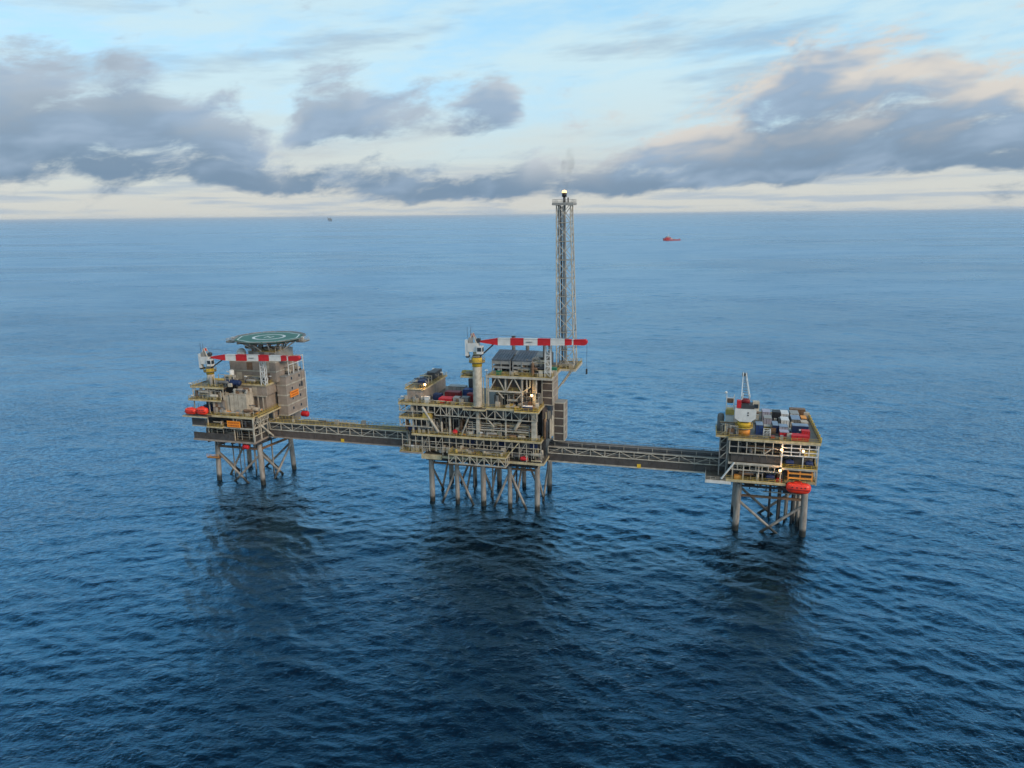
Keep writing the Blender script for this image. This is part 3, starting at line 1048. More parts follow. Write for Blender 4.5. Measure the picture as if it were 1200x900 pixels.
n = 48
vs_, fs = [], []
for z in (HZ - .6, HZ):
    for i in range(n):
        a = 2 * math.pi * (i + .5) / n
        w_ = 2 * math.pi / 8
        k = math.cos(w_ / 2) / math.cos((a % w_) - w_ / 2) * 1.06
        vs_.append((HC[0] + math.cos(a) * 11.6 * k, HC[1] + math.sin(a) * 11.6 * k, z))
fs = [tuple(reversed(range(n))), tuple(range(n, 2 * n))] + [(i, (i + 1) % n, n + (i + 1) % n, n + i) for i in range(n)]
top = Hd.raw('landing_deck', vs_, fs, HELI)
MARK = mat('white_deck_marking', (0.62, 0.64, 0.60), wear=.3)
v_, f_ = disc(10.9, 11.35, HZ + .02, sides=8)
Hd.raw('perimeter_line', v_, f_, MARK, top)
v_, f_ = disc(4.9, 5.9, HZ + .024)
Hd.raw('aiming_circle', v_, f_, MARK, top)
for du in (-1.0, 1.0):
    Hd.box('landing_letter', (HC[0] + du - .22, HC[0] + du + .22), (HC[1] - 1.7, HC[1] + 1.7), (HZ + .004, HZ + .03), MARK, top)
Hd.box('landing_letter', (HC[0] - .78, HC[0] + .78), (HC[1] - .22, HC[1] + .22), (HZ + .004, HZ + .028), MARK, top)
for i in range(16):                               # safety net frames
    a0, a1 = 2 * math.pi * i / 16, 2 * math.pi * (i + .94) / 16
    pts = []
    for (r, z) in ((11.7, HZ - .35), (13.1, HZ + .12)):
        for a in (a0, a1):
            pts.append((HC[0] + math.cos(a) * r, HC[1] + math.sin(a) * r, z))
    p = [Vector(q) for q in pts]
    nf = Hd.raw('safety_net', [*p, *[q - Vector((0, 0, .06)) for q in p]], [(0, 1, 3, 2), (4, 6, 7, 5), (0, 4, 5, 1), (2, 3, 7, 6), (0, 2, 6, 4), (1, 5, 7, 3)], NET)
    Hd.beam('net_bar', p[2], p[3], .16, GREY_L, nf)
for i in range(12):
    a = 2 * math.pi * i / 12
    c, s_ = math.cos(a), math.sin(a)
    Hd.beam('support_strut', (HC[0] + c * 5.6, HC[1] + s_ * 5.4, 46.2), (HC[0] + c * 10.6, HC[1] + s_ * 10.6, HZ - .9), .34, BRIGHT)
    Hd.beam('support_strut', (HC[0] + c * 5.6, HC[1] + s_ * 5.4, 46.2), (HC[0] + c * 5.6, HC[1] + s_ * 5.4, HZ - .9), .34, GREY_L)
    Hd.beam('radial_girder', (HC[0], HC[1], HZ - 1.0), (HC[0] + c * 12.2, HC[1] + s_ * 12.2, HZ - .8), .4, GREY, None, 'box', .7)
    b = 2 * math.pi * (i + 1) / 12
    for r, z in ((5.6, HZ - 1.2), (10.4, HZ - 1.1)):
        Hd.beam('ring_girder', (HC[0] + c * r, HC[1] + s_ * r, z), (HC[0] + math.cos(b) * r, HC[1] + math.sin(b) * r, z), .35, RUST if r > 8 else GREY)
for du, dv in ((-12.6, -3.6), (12.4, 2.2)):
    Hd.deck((HC[0] + du - 1.4, HC[0] + du + 1.4), (HC[1] + dv - 2, HC[1] + dv + 2), HZ - 1.2, .3, GREY, sides='flr', name='access_platform', railm=WHITE)
    Hd.box('foam_monitor', (HC[0] + du - .4, HC[0] + du + .4), (HC[1] + dv - .5, HC[1] + dv + .3), (HZ - 1.2, HZ + .2), BRIGHT)
Hd.clutter((HC[0] - 7, HC[0] + 8), (HC[1] - 6, HC[1] - 4.5), 46.3, 12, 2.6, mats=[RUST, GREY, WHITE, GREY_L])

# cranes --------------------------------------------------------------


def crane(at, ptop, band, cab_z, boom_z, tip, rest, label, dia, side=-1, boomlen_parts=None):
    """pedestal crane with slewing platform, A-frame, cab and a striped boom lying in its rest"""
    u, v, z = at
    t = Thing('pedestal_crane', label, 'crane', at)
    ped = t.tube('pedestal', (u, v, z), (u, v, ptop), dia, WHITE, seg=20)
    t.tube('pedestal_flange', (u, v, z), (u, v, z + .3), dia * 1.25, CREAM, seg=20)
    t.tube('yellow_band', (u, v, ptop), (u, v, band), dia * 1.06, YELLOWB, seg=20)
    t.tube('walkway_ring', (u, v, (ptop + band) / 2 - .1), (u, v, (ptop + band) / 2 + .1), dia * 1.75, GREY, seg=16)
    pts = []
    for i in range(13):
        a = 2 * math.pi * i / 12
        pts.append((u + math.cos(a) * dia * .86, v + math.sin(a) * dia * .86, (ptop + band) / 2 + .1))
    t.railing(pts, YELLOW)
    t.tube('slew_ring', (u, v, band), (u, v, band + .6), dia * 1.0, GREY_L, seg=20)
    t.tube('king_post', (u, v, band + .6), (u, v, cab_z + .2), dia * .8, CREAM, seg=14)
    t.host('machinery_house', (u - 2.6, u + .7), (v - 1.3, v + 1.5), (cab_z, cab_z + 2.6), BRIGHT)
    cab = t.host('cab', (u + .5, u + 2.3), (v - 2.0, v - .2), (cab_z - .5, cab_z + 1.9), BRIGHT)
    t.box('cab_window', (u + .75, u + 2.05), (v - 2.05, v - 1.95), (cab_z + .3, cab_z + 1.5), GLASS, cab)
    t.box('cab_window', (u + 2.25, u + 2.34), (v - 1.8, v - .4), (cab_z + .2, cab_z + 1.5), GLASS, cab)
    t.box('winch_box', (u - 3.4, u - 2.5), (v - 1.1, v + .2), (cab_z - 1.4, cab_z + 3.6), BRIGHT)
    t.box('winch_box', (u - 2.3, u - 1.3), (v - 1.0, v + .6), (cab_z + 2.6, cab_z + 4.2), GREY_L)
    t.box('counterweight', (u - 3.3, u - 2.5), (v - 1.0, v + 1.0), (cab_z - 2.0, cab_z - 1.4), DARK)
    for dv in (-.9, .9):
        t.beam('gantry_leg', (u + .4, v + dv, cab_z + 2.2), (u - 1.2, v + dv * .6, cab_z + 5.6), .26, WHITE)
        t.beam('gantry_leg', (u - 2.4, v + dv, cab_z + 2.2), (u - 1.2, v + dv * .6, cab_z + 5.6), .26, WHITE)
        t.beam('antenna', (u - 2.4 + dv * .6, v, cab_z + 4), (u - 2.4 + dv * .6, v, cab_z + 7.4), .08, DARK)
    t.box('gantry_head', (u - 1.7, u - .9), (v - .5, v + .5), (cab_z + 4.5, cab_z + 5.4), RED)
    t.tube('sheave', (u + .6, v - .5, cab_z + 3.4), (u + .6, v + .5, cab_z + 3.4), 1.5, DARK)
    # boom: tapered root, alternating red and white sections, sheave head
    root = Vector((u + 1.4, v, boom_z))
    end = Vector(tip)
    d = end - root
    cuts = [0, .174, .297, .426, .560, .683, .818, .885, .90, 1.0]
    cols = [RED, BRIGHT, RED, BRIGHT, RED, BRIGHT, RED, BRIGHT, RED]
    side_v = Vector((-d.y, d.x, 0)).normalized()
    upv = Vector((0, 0, 1))
    hts = [.35, 2.0, 2.0, 1.95, 1.9, 1.8, 1.7, 1.4, 1.4, 1.6]
    for i in range(9):
        a, b = root + d * cuts[i], root + d * (cuts[i + 1] - .0015)
        V = []
        for p, hh in ((a, hts[i]), (b, hts[i + 1])):
            w = .7
            for s_, q in ((-1, -1), (1, -1), (1, 1), (-1, 1)):
                V.append(p + side_v * (w * s_) + upv * (hh / 2 * q))
        sec = t.raw('boom_section', V, [(0, 1, 2, 3), (7, 6, 5, 4), (0, 4, 5, 1), (1, 5, 6, 2), (2, 6, 7, 3), (3, 7, 4, 0)], cols[i])
        for q in (-1, 1):
            t.beam('boom_chord', a - side_v * .72 + upv * (hts[i] / 2 * q), b - side_v * .72 + upv * (hts[i + 1] / 2 * q), .2, cols[i], sec)
        if i == 3:
            m_ = a.lerp(b, .42) - side_v * .78
            t.beam('name_strip', m_ - d * .030, m_ + d * .030, .5, DARK, sec, 'box', .06)
    t.tube('tip_sheave', end - side_v * .8, end + side_v * .8, 1.7, RED, seg=14)
    t.beam('hoist_cable', end + Vector((.7, 0, -.3)), end + Vector((.7, 0, -8.0)), .07, DARK)
    t.box('hook_block', (end.x + .45, end.x + .95), (end.y - .25, end.y + .25), (end.z - 9.6, end.z - 8.0), DARK)
    t.tube('luffing_cylinder', (u + 1.2, v - .6, band + .4), root + d * .13 - Vector((0, 0, .8)), .45, DARK)
    gh = Vector((u - 1.2, v, cab_z + 5.4))
    t.beam('luffing_cable', gh, root + d * .86 + Vector((0, 0, .9)), .06, DARK)
    # boom rest
    ru, rv, rz, rt = rest
    R = Thing('boom_rest', label.replace('crane', 'boom rest frame').split(' on ')[0] + ' carrying its boom tip', 'frame', (ru, rv, rz))
    R.o['label'] = 'white lattice boom rest standing under the striped boom of the ' + ('quarters' if u < -100 else 'central') + ' platform'
    for du in (-.75, .75):
        for dv in (-.6, .6):
            R.beam('rest_leg', (ru + du * 1.15, rv + dv, rz), (ru + du, rv + dv, rt), .24, BRIGHT)
    k = int((rt - rz) / 1.5)
    for i in range(k):
        z0, z1 = rz + (rt - rz) * i / k, rz + (rt - rz) * (i + 1) / k
        R.beam('rest_rung', (ru - .8, rv - .6, z1 - .1), (ru + .8, rv - .6, z1 - .1), .2, BRIGHT)
        R.beam('rest_brace', (ru - .8, rv - .6, z0 if i % 2 else z1), (ru + .8, rv - .6, z1 if i % 2 else z0), .15, BRIGHT)
        R.beam('rest_brace', (ru + .8, rv - .6, z0), (ru + .8, rv + .6, z1), .15, BRIGHT)
    return t


crane((-168.6, 215.6, 35.7), 39.2, 41.2, 42.9, 45.4, (-133.6, 216.4, 46.1), (-148.6, 217.9, 35.7, 44.2), 'white pedestal crane with red and white boom on the quarters platform', 2.5)

# ================================================================== middle: process platform
C = Thing('process_platform', 'large central process platform of open white trusses on ten legs', 'platform', (-68, 222, 0))
CU = (-85.2, -76.3, -67.3, -58.3, -49.2)
legsC = [(u, 213.6) for u in CU] + [(u, 232.6) for u in CU]
for (u, v) in legsC:
    big = u in (CU[0], CU[4])
    C.tube('jacket_leg', (u, v, -7), (u, v, 16.6), 1.75 if big or u == CU[2] else 1.45, LEG, seg=16)
    C.tube('leg_collar', (u, v, 14.6), (u, v, 16.8), 2.1, DARK if not big else BEIGE, seg=16)  # dark collars paint underdeck shade on the leg tops; corner ones are beige
for v in (213.6, 232.6):
    for i in (1, 3):
        for j in (i - 1, i + 1):
            C.tube('jacket_brace', (CU[i], v, 12.4), (CU[i] + (CU[j] - CU[i]) * .97, v, -8), .8, LEG, seg=12)
for u in CU:
    C.tube('jacket_brace', (u, 213.6, 12.4), (u, 231, -8) if u != CU[4] else (u, 229, -8), .75, LEG, seg=12)
    C.tube('jacket_brace', (u, 232.6, 12.4), (u, 216, -8), .75, LEG, seg=12)
for v in (213.6, 232.6):
    C.beam('walkway_beam', (CU[0], v, 13.5), (CU[4], v, 13.5), .6, RUST)
    C.tube('jacket_horizontal', (CU[0], v, 15.4), (CU[4], v, 15.4), .7, DARK)  # tube darkened to paint in underdeck shade
for u in CU:
    C.tube('jacket_horizontal', (u, 213.6, 14.2), (u, 232.6, 14.2), .7, DARK)  # cross tubes in the same painted-in shade tone
    C.box('underdeck_girder', (u - .4, u + .4), (209.6, 235), (16.0, 17.0), DARK)
for i in (1, 4, 6, 10, 13):
    C.tube('conductor_pipe', (-82 + (i % 8) * 4.1, 219 + (i // 8) * 5 + rnd.uniform(-1, 1), -5), (-82 + (i % 8) * 4.1, 219 + (i // 8) * 5, 16.5), rnd.choice([.4, .55, .7]), LEG if i % 3 else DARK)
C.clutter((-83, -52), (214.5, 230), 13.8, 34, 2.6, mats=[DARK, BLACK, DARK, RUST])
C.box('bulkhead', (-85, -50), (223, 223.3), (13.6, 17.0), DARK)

for k, (v, z, d) in enumerate(((214.6, 15.0, .55), (215.6, 14.3, .4), (216.8, 15.4, .7), (218.4, 14.6, .5), (220.6, 15.3, .6), (222, 14.2, .45))):  # dark pipes and hangers added to fill in the shade below the deck
    C.tube('drain_header', (-85.6, v, z), (-48.6, v, z), d, DARK if k % 2 else BLACK)
for i in range(14):
    u = -84.4 + i * 2.65
    C.box('pipe_hanger', (u, u + .25), (214.2 + (i % 3), 214.5 + (i % 3)), (13.7, 16.8), BLACK)
C.box('underdeck_girder', (-86, -48.5), (211.0, 211.5), (15.2, 16.8), BLACK)  # black girder added to deepen the painted shade along the front
# cellar deck with left extension
C.box('underdeck_shade_plate', (-86.3, -46.3), (209.1, 235.9), (16.8, 16.96), BLACK)  # black sheet added to paint the shade below the cellar deck
C.deck((-86.4, -46.2), (209, 236), 17.6, .6, CREAM, sides='fr', rail=False)
C.deck((-94.2, -86.5), (209, 230), 18.3, .4, TAUPE, sides='flb')
C.box('crane_beam', (-86.4, -79.6), (208.2, 208.9), (16.5, 18.0), CREAM)
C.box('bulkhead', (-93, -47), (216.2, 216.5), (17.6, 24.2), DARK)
C.clutter((-93.5, -76.5), (209.8, 214.5), 18.2, 30, 3.6)
C.clutter((-76, -47), (209.8, 214.5), 17.7, 40, 3.6)
# wide balcony hung on the front
d = C.deck((-75.8, -57.2), (204.8, 209), 20.0, .3, CREAM, sides='flr', name='balcony')
C.railing([(-75.8, 207, 20), (-57.2, 207, 20)], YELLOW, d)
C.truss((-75.8, 204.9), (-57.2, 204.9), 17.0, 19.7, 8, WHITE, None, .24, 'W')
C.truss((-57.2, 204.9), (-57.2, 209), 17.0, 19.7, 2, WHITE, None, .2, 'N')
C.clutter((-74.5, -58.5), (205.5, 208.6), 20.0, 26, 1.5, mats=[WHITE, GREY, BEIGE, RUST, YELLOW], kinds=['cabinet', 'skid', 'pipe', 'vessel', 'pipe'])
C.beam('stair_stringer', (-57.0, 206, 20.2), (-53.6, 206, 24.4), .3, CREAM)
C.beam('stair_stringer', (-57.0, 206.9, 20.2), (-53.6, 206.9, 24.4), .3, CREAM)
# 24 m deck on a row of white hangers
C.deck((-89.6, -47.0), (208.8, 236), 24.6, .45, CREAM, sides='flr')
nh = 20
for i in range(nh + 1):
    u = -93.2 + i * (46.2 / nh)
    C.beam('hanger_post', (u, 209.2, 19.0 if i % 3 else 17.7), (u, 209.2, 24.1), .2, WHITE)
C.beam('hanger_beam', (-93.2, 209.2, 22.2), (-47.2, 209.2, 22.2), .18, WHITE)
C.beam('hanger_beam', (-93.2, 209.25, 20.4), (-47.2, 209.25, 20.4), .16, WHITE)
for i in (3, 5, 11, 13, 15, 17):
    u = -93.2 + i * (46.2 / nh)
    C.beam('hanger_brace', (u, 209.2, 20.4), (u + 2.31, 209.2, 24.1), .16, WHITE)
for i in range(12):
    u0 = -80 + i * 2.6
    C.box('cladding_panel', (u0, u0 + 2.5), (212.6, 212.8), (21.2, 24.1), [GREY, DARK, GREY, NAVY][i % 4])
# between 24 m and 31 m: process gear behind columns
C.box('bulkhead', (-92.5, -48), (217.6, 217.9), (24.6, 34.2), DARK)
C.clutter((-92.5, -49), (209.6, 215.5), 24.6, 100, 5.4, mats=[GREY, RUST, DARK, WHITE, GREY_L, BEIGE, RUST, DARK, TAUPE, CREAM])
C.clutter((-80, -52), (209.4, 211.5), 24.6, 26, 2.0, mats=[WHITE, BEIGE, RUST, WHITE, GREY_L])
for k in range(4):
    C.tube('header_pipe', (-71, 209.6 + k * .5, 27.2 + k * .55), (-51, 209.6 + k * .5, 27.2 + k * .55), .42, [WHITE, GREY_L, BEIGE, WHITE][k])
for u, w in ((-89.4, .5), (-76.8, .55), (-67.3, 1.1), (-49.2, 1.5), (-58.3, .45), (-84.2, .4)):
    C.beam('column', (u, 209.7, 24.6), (u, 209.7, 34.2), w, WHITE)
C.tube('diagonal_column', (-85.8, 209.1, 33.6), (-80.6, 209.1, 25.6), .95, WHITE, seg=12)
C.tube('diagonal_column', (-70.2, 209.2, 31.2), (-72.8, 209.2, 25.0), .5, WHITE)
C.tube('diagonal_column', (-64.4, 209.2, 31.2), (-62.0, 209.2, 28.4), .5, WHITE)
C.tube('diagonal_column', (-55.4, 209.6, 27.8), (-53.4, 209.6, 31.2), 1.1, BEIGE, seg=12)
# left section: 30 m deck
C.deck((-93.8, -82.6), (208.9, 226), 29.9, .4, CREAM, sides='fl')
C.truss((-93.6, 209.0), (-82.6, 209.0), 27.0, 29.4, 6, WHITE, None, .2, 'N', True)
C.truss((-93.7, 209.0), (-93.7, 222), 27.0, 29.4, 5, WHITE, None, .2, 'N', True)
C.clutter((-93, -84), (209.6, 212), 29.9, 16, 3.2, mats=[GREY, RUST, DARK, BEIGE, YELLOW])
C.box('pump_cover', (-85.6, -83.0), (208.8, 210.6), (29.9, 31.6), YELLOW)
# main deck at 34.7 m with its truss
C.deck((-93.8, -64.0), (208.8, 234), 34.7, .5, CREAM, sides='fl')
C.truss((-93.6, 208.95), (-81.6, 208.95), 32.0, 34.1, 6, WHITE, None, .2, 'N')
C.truss((-81.6, 208.95), (-69.6, 208.95), 31.2, 34.1, 6, WHITE, None, .22, 'W')
C.truss((-69.6, 208.6), (-48.0, 208.6), 31.2, 34.1, 8, WHITE, None, .24, 'W')
C.truss((-93.7, 209), (-93.7, 226), 32.0, 34.1, 6, WHITE, None, .2, 'W')
for i in range(9):
    u0 = -81 + i * 3.6
    C.box('cladding_panel', (u0, u0 + 3.4), (213.4, 213.6), (30.6, 34.1), GREY if i % 2 else DARK)
C.deck((-71.2, -64.2), (206.6, 208.8), 34.5, .35, CREAM, sides='flr', rail=False, name='crane_platform')
C.deck((-63.9, -47.4), (208.2, 234), 34.8, .5, CREAM, sides='fr')
C.deck((-54.6, -47.2), (206.2, 208.2), 34.7, .3, CREAM, sides='flr', name='balcony', railm=YELLOWB)
# upper module: truss frames, 39.8 m beam, top deck
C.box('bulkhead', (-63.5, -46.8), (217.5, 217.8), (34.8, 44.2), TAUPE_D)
C.clutter((-63, -48.5), (210.8, 216), 34.9, 44, 4.2, mats=[DARK, GREY, DRED, GREY, RUST, WHITE])
C.beam('module_beam', (-64.0, 210.2, 39.8), (-53.0, 210.2, 39.8), .5, WHITE)
C.beam('module_beam', (-53.0, 210.2, 39.8), (-50.6, 210.2, 41.6), .4, CREAM)
C.beam('module_beam', (-50.6, 210.2, 41.6), (-50.6, 210.2, 44.2), .4, CREAM)
C.deck((-64.0, -53.2), (210.4, 217), 39.9, .25, WHITE, sides='f', name='mezzanine')
for i in range(8):
    u0 = -63.6 + i * 1.3
    C.box('cladding_panel', (u0, u0 + 1.24), (213.0, 213.2), (40.0, 44.0), [RUST, TAUPE_D, DARK, GREY][i % 4])
for u in (-64.0, -58.4, -53.1, -51.6, -48.6):
    C.beam('module_column', (u, 210.2, 34.8 if u in (-64.0, -53.1) else 39.8), (u, 210.2, 44.2), .38, WHITE)
for a, b in (((-63.6, 40.0), (-61.3, 44.1)), ((-60.9, 44.1), (-58.7, 40.0)), ((-58.1, 40.0), (-56.0, 44.1)), ((-55.6, 44.1), (-53.4, 40.0))):
    C.beam('module_brace', (a[0], 210.2, a[1]), (b[0], 210.2, b[1]), .3, WHITE)
C.beam('module_brace', (-60.8, 210.2, 39.5), (-59.0, 210.2, 37.6), .28, WHITE)
C.beam('module_brace', (-55.2, 210.2, 37.2), (-53.3, 210.2, 39.2), .28, WHITE)
C.tube('white_column', (-49.6, 211.2, 34.8), (-49.6, 211.2, 44.2), 1.25, CREAM, seg=14)
C.deck((-64.4, -43.8), (209.6, 234), 44.8, .6, WHITE, sides='fr')
C.deck((-72.6, -68.6), (209.4, 214), 44.2, .35, CREAM, sides='fl', name='lookout_platform')
C.clutter((-72.3, -69), (210, 212.6), 44.2, 6, 1.4, mats=[BEIGE, YELLOW, GREY])
C.clutter((-55, -45.8), (210.6, 216), 44.9, 40, 4.8, mats=[GREY, DARK, WHITE, GREY_L, DARK, RUST])
C.clutter((-48, -44), (211, 215), 44.9, 10, 2.0, mats=[WHITE, GREY_L, BEIGE])
# curved duct beside the coolers
prev = None
for i in range(9):
    a = math.pi * i / 8
    p = (-51.0 - math.cos(a) * 1.3 + 1.8, 212.4, 49.2 + math.sin(a) * 1.3)
    if prev:
        C.tube('duct_bend', prev, p, .55, GREY_L)
    prev = p
C.tube('duct', (-50.5, 212.4, 45), (-50.5, 212.4, 49.2), .55, GREY_L)
C.tube('duct', (-47.9, 212.4, 45), (-47.9, 212.4, 49.2), .55, GREY_L)
for u, h in ((-58.8, 55.0), (-54.2, 54.2), (-48.6, 54.0), (-46.8, 52.6)):
    C.tube('exhaust_stack', (u, 222, 45), (u, 222, h), 1.2, GREY, seg=12)
    C.tube('stack_cap', (u, 222, h), (u, 222, h + .3), 1.4, DARK, seg=12)
C.box('machinery_room', (-62, -48), (222.5, 233), (44.9, 48.6), GREY)
# flare deck bracket
C.deck((-46.4, -38.9), (223.2, 236), 44.9, .55, WHITE, sides='frb')
C.tube('bracket_strut', (-40.6, 223.8, 44.2), (-45.2, 223.8, 37.4), .5, WHITE)
C.tube('bracket_strut', (-40.6, 234.6, 44.2), (-45.2, 234.6, 37.4), .5, WHITE)
C.clutter((-45, -40), (223.8, 226), 45, 14, 1.8, mats=[WHITE, GREY, GREY_L, BEIGE])
# right end wall, dark slot
C.box('end_wall', (-47.2, -46.9), (212, 234), (24.6, 34.2), TAUPE_D)
C.box('end_wall', (-47.0, -46.6), (218, 234), (34.8, 44.2), TAUPE)
C.clutter((-46.8, -44.6), (211.5, 217), 24.7, 14, 8.0, kinds=['pipev', 'vessel', 'cabinet', 'pipev'])

for (u0, u1, v, z, n) in ((-93, -66, 209.2, 34.75, 18), (-62, -48, 208.6, 34.85, 10), (-88, -48, 209.2, 24.65, 26), (-62, -46, 210.2, 44.85, 12), (-93, -76, 209.4, 18.3, 12), (-55, -47, 209.4, 17.65, 8)):
    C.clutter((u0, u1), (v, v + 1.2), z, n, 1.3, mats=[RUST, YELLOW, BEIGE, TAUPE, DARK, WHITE, ORANGE], kinds=['cabinet', 'pipe', 'cabinet', 'skid'])
# building on the left of the main deck
B = Thing('switch_room', 'grey-brown switch room with gear on its roof at the left end of the central platform', 'building', (-88.5, 220, 34.7))
B.host('walls', (-91.4, -85.8), (210.6, 231), (34.7, 39.0), TAUPE)
for i in range(4):
    u0 = -91.35 + i * 1.4
    w = B.host('wall_panel', (u0, u0 + 1.34), (210.4, 210.56), (35.0, 38.6), TAUPE)
    if i == 2:
        B.box('door', (u0 + .2, u0 + 1.1), (210.34, 210.4), (35.0, 37.2), GREY, w)
for i in range(8):
    v0 = 210.8 + i * 2.5
    B.box('wall_panel', (-85.8, -85.62), (v0, v0 + 2.42), (35.0, 38.6), TAUPE)
B.deck((-91.9, -85.3), (210.2, 231.4), 39.2, .3, CREAM, sides='flr', name='roof_deck')
B.clutter((-91.2, -86), (211, 229), 39.3, 34, 2.0, mats=[DARK, GREY, NAVY, GREY_L, BEIGE, DARK])
B.box('roof_box', (-88.6, -86.4), (213, 216), (39.3, 41.2), NAVY)
B.box('roof_box', (-88.8, -86.2), (222, 229), (39.3, 42.0), DARK)

# coolers on the top deck
for u0, u1, lab in ((-63.0, -57.0, 'bank of grey air coolers with louvred roof nearest the crane pedestal'), (-56.4, -50.2, 'bank of grey air coolers with louvred roof nearest the flare tower')):
    K = Thing('air_cooler', lab, 'cooler', ((u0 + u1) / 2, 215, 44.8), 'air coolers on the central platform')
    for u in (u0 + .15, (u0 + u1) / 2, u1 - .15):
        for v in (211.2, 219.8):
            K.beam('cooler_leg', (u, v, 44.8), (u, v, 49.4), .28, GREY_L)
    K.box('plenum', (u0, u1), (211.2, 219.9), (48.2, 49.3), GREY_L)
    K.box('lower_header', (u0 + .2, u1 - .2), (211.0, 219.0), (46.9, 47.5), GREY_L)
    for i in range(3):
        u = u0 + (u1 - u0) * (i + .5) / 3
        K.tube('fan_ring', (u, 213.6, 45.8), (u, 213.6, 46.8), 1.8, DARK, seg=14)
        K.box('fan_motor', (u - .3, u + .3), (213.3, 213.9), (44.9, 45.8), GREY)
    for i in range(7):
        w = (u1 - u0) / 7
        a = u0 + i * w
        K.raw('louvre', [(a + .06, 211.0, 49.35), (a + w - .06, 211.0, 49.35), (a + w - .06, 220.0, 50.9), (a + .06, 220.0, 50.9),
                         (a + .06, 211.0, 49.65), (a + w - .06, 211.0, 49.65), (a + w - .06, 220.0, 51.2), (a + .06, 220.0, 51.2)], CUBE_F, LOUVRE)
        K.box('louvre_rib', (a - .05, a + .05), (211, 220), (49.9, 51.3), DARK) if False else None
    K.railing([(u0, 210.6, 44.85), (u1, 210.6, 44.85)], YELLOW)


def stair_tower(u, v, z, n, label, m=TAUPE_D):
    t = Thing('stair_tower', label, 'stair tower', (u[0], v[0], z[0]))
    t.host('core', (u[0] + .15, u[1] - .15), (v[0] + .15, v[1] - .15), (z[0], z[1] - .2), TAUPE_D)
    h = (z[1] - z[0]) / n
    for uu in u:
        for vv in v:
            t.beam('corner_post', (uu, vv, z[0]), (uu, vv, z[1]), .32, WHITE)
    for i in range(n + 1):
        zz = z[0] + i * h
        t.beam('frame_bar', (u[0], v[0], zz), (u[1], v[0], zz), .26, WHITE)
        t.beam('frame_bar', (u[1], v[0], zz), (u[1], v[1], zz), .26, WHITE)
        if i < n:
            t.box('wall_panel', (u[0] + .2, u[1] - .2), (v[0] - .02, v[0] + .1), (zz + .16, zz + h - .16), m)  # front cladding in a darker copy: the shaded face is put into the colour
            for k in range(2):
                w = (v[1] - v[0]) / 2
                t.box('wall_panel', (u[1] - .1, u[1] + .04), (v[0] + k * w + .18, v[0] + (k + 1) * w - .12), (zz + .16, zz + h - .16), TAUPE)  # side cladding in the lighter copy, painting in light from the right
    t.box('roof', (u[0], u[1]), (v[0], v[1]), (z[1], z[1] + .15), GREY_L)
    return t


stair_tower((-48.0, -44.6), (215.4, 222.8), (34.9, 44.1), 4, 'upper stair tower with pale frames under the flare deck')
stair_tower((-44.6, -41.3), (217.2, 221.8), (22.8, 35.2), 5, 'lower free-standing stair tower beside the right bridge landing')
crane((-67.2, 209.4, 34.7), 47.6, 50.4, 52.3, 55.5, (-33.8, 209.4, 56.3), (-45.2, 211.2, 44.9, 55.2), 'tall white pedestal crane with red and white boom on the central platform', 2.9)
C.truss((-65.4, 209.8), (-64.4, 209.8), 34.9, 44.2, 1, CREAM, None, .2, 'N', False)

# loose cargo on the central main deck
module((-80.6, 210.2, 34.75), (4.4, 3.4, 1.7), RED, 'red cargo basket nearest the deck edge on the central platform', 'cargo_basket', 'basket', 4)
module((-80.4, 215.4, 34.75), (5.0, 2.6, 2.6), DRED, 'dark red container behind the red basket on the central platform', 'cargo_container', 'container', 4)
module((-75.2, 218.4, 34.75), (4.2, 3.0, 2.9), BLUE, 'blue container beside the crane pedestal on the central platform', 'cargo_container', 'container', 3)
module((-74.6, 222.6, 34.75), (3.0, 3.0, 5.6), DARK, 'tall black unit behind the blue container near the crane pedestal', 'equipment_box', 'box', 2)
module((-72.4, 214.2, 34.75), (3.2, 2.4, 2.6), DRED, 'small maroon container tucked behind the white crane pedestal', 'cargo_container', 'container', 2)
module((-75.8, 210.4, 34.75), (2.0, 2.2, 2.2), GREY_L, 'pale grey frame right of the red cargo basket', 'equipment_box', 'box', 2)
module((-73.2, 210.6, 34.75), (2.4, 2.2, 2.3), GREY, 'mid grey skid left of the crane pedestal foot', 'equipment_box', 'box', 2)
module((-83.6, 213.0, 34.75), (2.6, 2.4, 2.2), NAVY, 'navy tote beside the wall of the switch room', 'equipment_box', 'box', 2)
module((-85.0, 209.2, 34.75), (1.5, 1.2, 2.2), BRIGHT, 'small white cabinet at the deck edge before the switch room', 'cabinet', 'cabinet', 1)
module((-82.4, 224.0, 34.75), (6.0, 3.0, 2.4), GREY_L, 'long pale grey container far behind the red ones on the central platform', 'cargo_container', 'container', 4)
module((-52.2, 206.8, 34.75), (3.0, 1.3, 1.6), NAVY, 'navy tank box with white lid behind the yellow balcony rail', 'tank_box', 'box', 3, BRIGHT)
module((-61.4, 210.4, 44.9), (1.6, 1.4, 1.3), GREEN, 'small green box on the top deck before the left air cooler', 'equipment_box', 'box', 1)
module((-45.3, 216.0, 44.9), (1.7, 1.4, 1.8), GREEN, 'green box on the top deck beside the flare tower foot', 'equipment_box', 'box', 1)
tank((-90.2, 210.8, 24.6), 2.8, 1.5, NAVY, 'small blue tank at the left end of the central platform')
tank((-75.2, 209.8, 24.6), 1.5, 1.5, RED, 'small red tank on the lower deck of the central platform')
tank((-52.6, 209.7, 17.6), 2.4, 1.3, RED, 'red drum on the lowest deck right of the balcony truss')

# flare tower --------------------------------------------------------
F = Thing('flare_tower', 'tall slim white lattice flare tower burning at its tip', 'flare tower', (-42.6, 228, 44.9))
FZ0, FZ1 = 44.9, 96.2
FC = (-42.6, 228.0)
FTC = (-43.6, 228.0)


